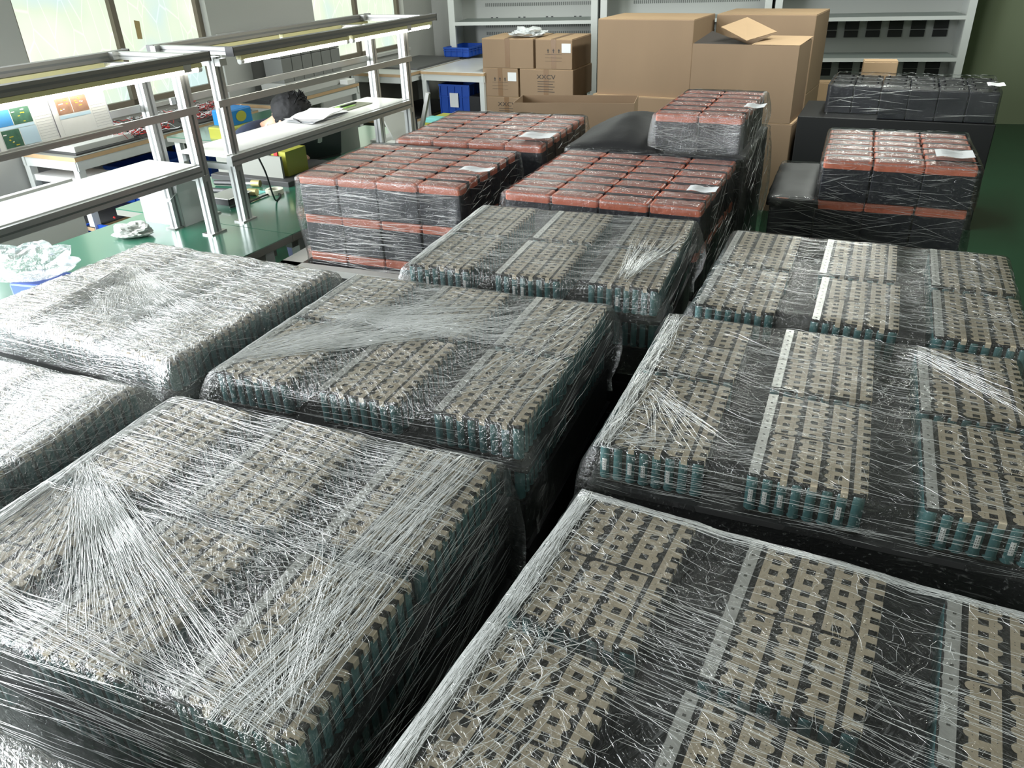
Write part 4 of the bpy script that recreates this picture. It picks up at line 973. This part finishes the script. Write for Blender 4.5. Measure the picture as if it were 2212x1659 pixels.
# ------------------------------------------------------------ white test cabinets along the back wall
YB = BACKOFF
def cab_frame(o, px):      # local x along the wall (right), y away from camera, origin on the floor at the front plane
    p = onb(px, 60, 0)
def bpt(s, off, z=0): return BD*s+BN*(YB-off)+Vector((0, 0, z))
def s_of(x, y, off):
    d = _F + CR*((x-W/2)/FPX) + CU*((H/2-y)/FPX); p = EYE+d*((YB-off)/d.dot(BN)); return p.dot(BD), p.z
FR = .50
cabs = [(967, 1291, 'slots'), (1297, 1668, 'slots'), (1675, 2111, 'holes')]
names = ['left white test cabinet behind the small cartons', 'middle white test cabinet behind the big cartons', 'right white test cabinet behind the all-black batteries']
for (xa, xb, kind), nm in zip(cabs, names):
    s0, _ = s_of(xa, 10, FR); s1, _ = s_of(xb, 10, FR); w_ = s1-s0
    t = thing('test_cabinet', nm, 'cabinet'); frame_mat(t, bpt(s0, FR), BD, BN)
    for x0, nmx in ((0, 'l'), (w_-.07, 'r')):
        mb = MB(); mb.box(x0, 0, 0, x0+.07, .035, 2.1); mb.box(x0 if nmx == 'l' else x0+.05, .035, 0, x0+(.02 if nmx == 'l' else .07), FR-.01, 2.1); mb.build('side_post', M_wht2, t)
    levels = [.34, .72, 1.10, 1.48, 1.86] if kind == 'holes' else [.36, .73, 1.11, 1.62]
    for z in levels:
        mb = MB(); mb.box(.07, 0, z-.035, w_-.07, .02, z); mb.box(.07, .02, z-.012, w_-.07, FR-.012, z, 1); mb.build('shelf', [M_wht2, mat('shelf_grey_paint', (.30, .34, .32), .5)], t)  # shelf deck is darker grey than its front lip
    mb = MB()
    n_ = int((w_-.14)/.205) if kind == 'holes' else 0
    mb.box(.02, FR-.03, 0, w_-.02, FR-.012, 2.1); 
    mb.build('back_panel', mat('cabinet_back_paint', (.46, .47, .45), .5), t)
    if kind == 'holes':
        for li, z in enumerate(levels[:-1]):
            for k in range(n_):
                x = .07+(w_-.14)*(k+.5)/n_; mb = MB()
                if True:
                    mb.bevbox(x-.068, FR-.05, z+.150, x+.068, FR-.031, z+.215, .004); mb.bevbox(x-.068, FR-.05, z+.225, x+.068, FR-.031, z+.33, .004)
                mb.build('socket_bay', M_blk, t)
    else:
        for z in levels[:-1]:
            mb = MB()
            for zr in (.12, .20, .28):
                k = 0; x = .30
                while x < w_-.10:
                    mb.box(x, FR-.032, z+zr, x+.012, FR-.0295, z+zr+.035, 0); x += .022; k += 1
            mb.build('slot_row', mat('slot_grey', (.16, .17, .16), .6), t)['kind'] = 'stuff'  # slots drawn as thin dark grey bars on the back panel
            mb = MB()
            for k in range(4):
                x = .36+k*(w_-.5)/3.6
                for dx in (0, .06): mb.box(x+dx, FR-.034, z+.36, x+dx+.025, FR-.0295, z+.39); 
            mb.build('button', M_blk, t)

# ------------------------------------------------------------ cartons
def carton(label, c, w, d, h, rz, m=None, group=None, tape='v', flaps=None, slip_=None, mark=None, open_=False, cat='carton', icons=False, base=0):
    t = thing('carton', label, cat, (c[0], c[1], base), rz, group); m = m or M_card; e = .004
    mb = MB(); b = .006
    if open_:
        for a in ((0, 0, w, e), (0, d-e, w, d), (0, e, e, d-e), (w-e, e, w, d-e)): mb.box(a[0], a[1], 0, a[2], a[3], h)
        mb.box(e, e, 0, w-e, d-e, e)
    else: mb.bevbox(0, 0, 0, w, d, h-.002, b)
    mb.build('carton_body', m, t)
    if not open_:
        mb = MB(); mb.box(.003, .003, h-.002, w-.003, d/2-.002, h+.003); mb.box(.003, d/2+.002, h-.002, w-.003, d-.003, h+.003); mb.build('top_flap', M_card2, t)
    if tape:
        mb = MB(); x = w*.5; mb.box(x-.025, -.0015, h*.02, x+.025, 0, h); 
        if not open_: mb.box(x-.025, 0, h+.003, x+.025, d, h+.0042)
        mb.build('packing_tape', M_tape, t)
    if slip_:
        x, z, a, b_ = slip_; mb = MB(); mb.box(x, -.003, z, x+a, -.0015, z+b_); mb.build('address_slip', M_paper, t)
    if icons:
        mb = MB(); x0 = w*.32; z0 = h*.62
        for k in range(3):
            x = x0+k*.055; mb.add([(x, -.002, z0), (x+.022, -.002, z0), (x+.011, -.002, z0+.02)], [(0, 1, 2)]); mb.box(x+.007, -.0022, z0-.018, x+.015, -.0018, z0)
        for k in range(3): mb.box(x0-.02, -.0021, h*.5-k*.03, x0+.15, -.0018, h*.5+.002-k*.03)
        mb.build('handling_symbols', M_ink_shade, t)
    if mark:
        text(t, mark, .055, (w*.5, -.003, h*.74), (PI/2, 0, 0), M_ink_shade, 1.3)
        mb = MB()
        for k in range(5): mb.box(w*.34, -.0021, h*(.58-k*.09), w*(.66-.03*(k % 2)), -.0018, h*(.58-k*.09)+.005)
        mb.build('printed_lines', M_ink_shade, t)
    return t
# small carton wall: four tiers, tops at 1.06 m
S0 = bp(1042, 245, .1); rz = -R(14)
base = onb(1042, 82, .0); 
def at_dist(x, y, z): return bp(x, y, z)
c0 = bp(1042, 82, 1.064); UU = Vector((math.cos(R(14)), -math.sin(R(14)), 0)); VV = Vector((math.sin(R(14)), math.cos(R(14)), 0))
hh = .266
def wpx(o_, dr, px, py):
    d = _F + CR*((px-W/2)/FPX) + CU*((H/2-py)/FPX)
    return (o_.y*d.x-o_.x*d.y)/(dr.x*d.y-dr.y*d.x)
UU = Vector((math.cos(R(26)), -math.sin(R(26)), 0)); VV = Vector((math.sin(R(26)), math.cos(R(26)), 0)); rz = -R(26)
tiers = []
for k_, (xa, xb, xc, xd, yy) in {3: (1040, 1151, 1156, 1236, 82), 2: (1042, 1118, 1122, 1238, 144), 1: (1041, 1149, 1153, 1228, 208), 0: (1041, 1149, 1153, 1228, 260)}.items():
    sa, sb, sc, sd = (wpx(c0, UU, q_, yy) for q_ in (xa, xb, xc, xd)); tiers.append((k_, [(sa, sb-sa), (sc, sd-sc)]))
words_ = {3: ['plain front', 'address slip and handling symbols'], 2: ['address slip and handling symbols', 'printed letters on the front'], 1: ['printed letters on the front', 'address slip'], 0: ['plain front', 'plain front']}
tn = {3: 'top', 2: 'third', 1: 'second', 0: 'bottom'}
for k, row in tiers:
    for i, (x, w_) in enumerate(row):
        q = c0+UU*x
        carton('small brown carton, %s tier %s, %s' % (tn[k], ('left', 'right')[i], words_[k][i]), q, w_, .52, hh-.006, rz, group='small cartons piled by the white tables', base=k*hh,
               slip_=(w_*.72, hh*.55, .09, .08) if 'slip' in words_[k][i] else None, mark='XXCV' if 'letters' in words_[k][i] else None, icons='symbols' in words_[k][i])
q = c0+UU*.42+VV*.16; crumple('plastic_wrapping', 'crumpled white printed bag on top of the small cartons', 'bag', (q.x, q.y, 1.068), .14, .09, .03, mat('white_printed_bag', (.62, .64, .64), .4, var=.2, vscale=14), 12, sub=4, rough=.8)
# open carton behind the rear left stack
oc = bp(1108, 222, .93); carton('open empty carton behind the rear-left red stack', oc, .80, .30, .40, -R(14), open_=True, tape=None, base=.53, m=M_card)
block(oc[:2], 14, .84, .34, 0, .529, 'dark load under the open empty carton')
# big cartons
YC = 30; Ub = Vector((math.cos(R(YC)), -math.sin(R(YC)), 0)); Vb = Vector((math.sin(R(YC)), math.cos(R(YC)), 0))
b0_ = bp(1292, 41, 1.253); w1 = wpx(b0_, Ub, 1500, 45); d1 = wpx(b0_+Ub*w1, Vb, 1546, 27)
carton('tall brown carton, left of the big ones, on top of another', b0_, w1, d1, .62, -R(YC), base=.632, tape=None, group='big brown cartons')
carton('big brown carton under the tall left one', b0_-Ub*.03-Vb*.03, w1+.06, d1, .63, -R(YC), base=0, tape=None, group='big brown cartons')
b1_ = bp(1549, 31, 1.253); w3 = wpx(b1_, Ub, 1765, 33); d3 = wpx(b1_+Ub*w3, Vb, 1794, 18)
carton('tall brown carton at the back right of the big ones', b1_, w3, d3, .62, -R(YC), base=.632, tape=None, group='big brown cartons')
carton('big brown carton under the back right one', b1_, w3, d3, .63, -R(YC), base=0, tape=None, group='big brown cartons')
b2_ = bp(1497, 94, 1.17); w2 = wpx(b2_, Ub, 1727, 104); d2 = wpx(b2_+Ub*w2, Vb, 1755, 82)
tb = carton('opened big carton with a lifted flap in front of the other big ones', b2_, w2, d2, .52, -R(YC), base=.65, tape=None, group='big brown cartons', open_=True)
carton('big brown carton under the opened one', b2_-Ub*.01, w2+.03, d2, .645, -R(YC), base=0, tape=None, group='big brown cartons')
mb = MB(); mb.add([(w2*.02, 0, .52), (w2*.40, .42, .66), (w2*.98, .02+.0, .565), (w2*.58, -.05, .50)], [(0, 3, 2, 1)]) if False else None
mb = MB(); mb.add([(w2*.36, .42, .66), (w2*.70, .30, .575), (w2*.52, -.02, .545), (w2*.20, .16, .615)], [(0, 1, 2, 3)]); mb.add([(w2*.36, .42, .664), (w2*.70, .30, .579), (w2*.52, -.02, .549), (w2*.20, .16, .619)], [(3, 2, 1, 0)]); mb.build('lifted_flap', M_card2, tb)
mb = MB(); mb.add([(w2*.56, .0, .522), (w2, .0, .522), (w2, .48, .535), (w2*.60, .48, .535)], [(0, 1, 2, 3)]); mb.add([(w2*.56, .0, .518), (w2, .0, .518), (w2, .48, .531), (w2*.60, .48, .531)], [(3, 2, 1, 0)]); mb.build('folded_flap', M_card2, tb)
mb = MB(); mb.add([(.0, .0, .518), (w2*.56, .0, .518), (w2*.3, .30, .52), (.0, .48, .56)], [(0, 1, 2, 3)]); mb.build('flap_shade', M_ink_shade, tb)  # dark sheet painting the shade under the lifted flap
# small cartons at the back between the big ones and the black batteries
for (x, y, z, w_, h_, lb) in ((1768, 178, .62, .22, .62, 'orange-brown carton standing between the big cartons and the black batteries'), (1868, 127, 1.0, .24, .30, 'brown carton flap standing up behind the all-black batteries')):
    q = bp(x, y, z); carton(lb, q, w_, .15, h_ if z < .8 else .98, -R(20), base=0, tape=None, m=M_card2)

# ------------------------------------------------------------ the seated man
def skinmesh(name, verts, edges, mat_, parent, sub=2, root=0):
    me = bpy.data.meshes.new(name); me.from_pydata([v[:3] for v in verts], edges, []); me.materials.append(mat_)
    o = bpy.data.objects.new(name, me); COL.objects.link(o); o.parent = parent
    m = o.modifiers.new('Skin', 'SKIN'); m.use_smooth_shade = True
    for i, v in enumerate(verts):
        r_ = v[3]; me.skin_vertices[0].data[i].radius = (r_, v[4] if len(v) > 4 else r_)
    me.skin_vertices[0].data[root].use_root = True
    s_ = o.modifiers.new('Sub', 'SUBSURF'); s_.levels = sub; s_.render_levels = sub
    return o
M_skin = mat('skin', (.50, .29, .20), .5); M_navy = mat('navy_cloth', (.018, .026, .055), .75); M_hair = mat('black_hair', (.010, .010, .011), .6, bump=.5, bscale=60, spec=.2)
hp = bp(612, 252, .98)
man = thing('person', 'man in a navy polo shirt bent low over the far bench behind the shelf', 'person')
frame_mat(man, Vector((hp.x, hp.y, -.04)), ND, UD)      # local x = towards the bench and camera side, y = along the bench
# local: head centre at the origin column, z 1.02; he faces +x and looks down
bv = [(-.42, 0, .50, .15, .12), (-.38, 0, .66, .15, .11), (-.31, 0, .80, .16, .12), (-.20, 0, .90, .15, .10), (-.10, 0, .955, .055), (-.03, 0, .99, .06), (.03, 0, 1.01, .075),
      (-.20, .17, .89, .065), (-.06, .24, .83, .050), (.08, .20, .84, .040), (.15, .13, .835, .030),
      (-.20, -.17, .89, .065), (-.06, -.26, .83, .050), (.08, -.22, .84, .040), (.15, -.16, .835, .030),
      (-.36, .11, .48, .09), (.02, .14, .50, .075), (.06, .14, .25, .055), (.05, .14, .10, .040), (.17, .14, .082, .035),
      (-.36, -.11, .48, .09), (.02, -.14, .50, .075), (.06, -.14, .25, .055), (.05, -.14, .10, .040), (.17, -.14, .082, .035)]
be = [(0, 1), (1, 2), (2, 3), (3, 4), (4, 5), (5, 6), (3, 7), (7, 8), (8, 9), (9, 10), (3, 11), (11, 12), (12, 13), (13, 14), (0, 15), (15, 16), (16, 17), (17, 18), (18, 19), (0, 20), (20, 21), (21, 22), (22, 23), (23, 24)]
# fingers
def hand(base, sgn, verts, edges, idx):
    x, y, z = base; k = len(verts)
    verts.append((x+.045, y, z-.005, .022, .012)); edges.append((idx, k)); pal = k
    for i, (dy, ln) in enumerate(((-.026, .058), (-.009, .070), (.009, .066), (.025, .050))):
        a = len(verts); verts.append((x+.075, y+dy, z+.002, .0085)); verts.append((x+.075+ln*.5, y+dy*1.15, z-.004, .0078)); verts.append((x+.075+ln*.85, y+dy*1.2, z-.018, .0066)); edges += [(pal, a), (a, a+1), (a+1, a+2)]
    a = len(verts); verts.append((x+.035, y-sgn*.035, z-.004, .010)); verts.append((x+.065, y-sgn*.052, z-.012, .0085)); edges += [(pal, a), (a, a+1)]
hand(bv[10][:3], 1, bv, be, 10); hand(bv[14][:3], -1, bv, be, 14)
skinmesh('body', bv, be, M_skin, man)
sv = [(v[0], v[1], v[2]+.005, v[3]*1.16, (v[4] if len(v) > 4 else v[3])*1.2) for v in bv[:4]]+[(-.105, 0, .955, .078)]+[(*bv[7][:3], .086), (-.10, .215, .85, .066), (-.04, .235, .83, .060), (*bv[11][:3], .086), (-.10, -.225, .85, .066), (-.04, -.25, .83, .060)]
skinmesh('polo_shirt', sv, [(0, 1), (1, 2), (2, 3), (3, 4), (3, 5), (5, 6), (6, 7), (3, 8), (8, 9), (9, 10)], M_navy, man)
tv = [(-.42, 0, .50, .16, .13), (-.36, .11, .48, .10), (.02, .14, .50, .088), (.06, .14, .28, .068), (.05, .14, .09, .055), (-.36, -.11, .48, .10), (.02, -.14, .50, .088), (.06, -.14, .28, .068), (.05, -.14, .09, .055)]
skinmesh('trousers', tv, [(0, 1), (1, 2), (2, 3), (3, 4), (0, 5), (5, 6), (6, 7), (7, 8)], M_navy, man)
mb = MB(); pts = [(-.105+.03*math.cos(a), .066*math.sin(a), .955+.045*math.cos(a)) for a in [2*PI*i/20 for i in range(21)]]; mb.tube(pts, .006, 6); mb.build('collar_trim', M_paper, man)
def head_mesh():
    bm = bmesh.new(); bmesh.ops.create_uvsphere(bm, u_segments=40, v_segments=28, radius=1)
    for v in bm.verts:
        x, y, z = v.co; sx = .098; sy = .076; sz = .112
        X, Y, Z = x*sx, y*sy, z*sz
        if z < -.1: k_ = 1-.30*((-z-.1)/.9)**1.2; Y *= k_; X = X*k_+.012*(-z)
        if x > .5:
            X -= .006; nose = math.exp(-((y*sy)/.011)**2-((Z+.010)/.020)**2); X += .024*nose
            X -= .008*math.exp(-((abs(Y)-.030)/.012)**2-((Z-.012)/.010)**2)      # eye sockets at mid height
            X += .006*math.exp(-(Y/.020)**2-((Z+.048)/.008)**2)                  # lips
            X += .006*math.exp(-(Y/.035)**2-((Z-.028)/.010)**2)                  # brow
        v.co = (X, Y, Z)
    me = bpy.data.meshes.new('head'); bm.to_mesh(me); bm.free(); me.materials.append(M_skin); me.polygons.foreach_set('use_smooth', [True]*len(me.polygons)); return me
hd = part('head', head_mesh(), man, (.055, 0, 1.015)); hd.rotation_euler = (0, R(48), R(8)); hd.scale = (1.28, 1.28, 1.28)
for s_ in (-1, 1):
    bm = bmesh.new(); bmesh.ops.create_uvsphere(bm, u_segments=14, v_segments=10, radius=1)
    for v in bm.verts: v.co = (v.co.x*.018, v.co.y*.008, v.co.z*.030)
    me = bpy.data.meshes.new('ear'); bm.to_mesh(me); bm.free(); me.materials.append(M_skin); part('ear', me, hd, (-.008, s_*.077, -.004), s_*.3)
    MB().cyl((0, 0), .006, 0, .003, 10).build('eye', M_paper, hd, loc=(.088, s_*.030, .012))
def hair_mesh():
    bm = bmesh.new(); bmesh.ops.create_icosphere(bm, subdivisions=5, radius=1)
    for v in list(bm.verts):
        x, y, z = v.co; n_ = noise.noise(Vector((x*7, y*7, z*7))); sp = noise.noise(Vector((x*22, y*22, z*9)))
        f_ = 1.0+.03*n_+.02*sp*max(0, z+.2)
        v.co = (x*.108*f_-.006, y*.086*f_, z*.120*f_+.006)
    dl = [v for v in bm.verts if (v.co.z < -.030-.25*v.co.x) or (v.co.x > .050 and v.co.z < .055)]
    bmesh.ops.delete(bm, geom=dl, context='VERTS')
    me = bpy.data.meshes.new('hair'); bm.to_mesh(me); bm.free(); me.materials.append(M_hair); me.polygons.foreach_set('use_smooth', [True]*len(me.polygons)); return me
part('hair', hair_mesh(), hd)
sp = MB(); rnd = random.Random(2)
for k in range(90):
    a = rnd.uniform(-2.6, 2.6); e = rnd.uniform(.8, 1.5); d_ = Vector((math.cos(a)*math.cos(e)-.2, math.sin(a)*math.cos(e), math.sin(e)))
    p_ = Vector((d_.x*.105-.006, d_.y*.084, d_.z*.118+.006)); q_ = p_+Vector((d_.x, d_.y, d_.z+.2))*rnd.uniform(.004, .014)+Vector((rnd.gauss(0, .006), rnd.gauss(0, .006), 0)); sp.tube([p_, (p_+q_)/2+Vector((0, 0, .002)), q_], [.004, .003, .0006], 4)
sp.build('hair_tuft', M_hair, hd)
st = thing('stool', 'round stool under the seated man', 'stool'); frame_mat(st, man.matrix_world @ Vector((-.40, 0, 0)), ND, UD)
MB().cyl((0, 0), .17, .345, .375, 24).build('seat', M_blk, st); MB().cyl((0, 0), .022, .05, .345, 12).build('column', M_steel, st); MB().cyl((0, 0), .19, 0, .03, 24).build('base', M_steel, st)
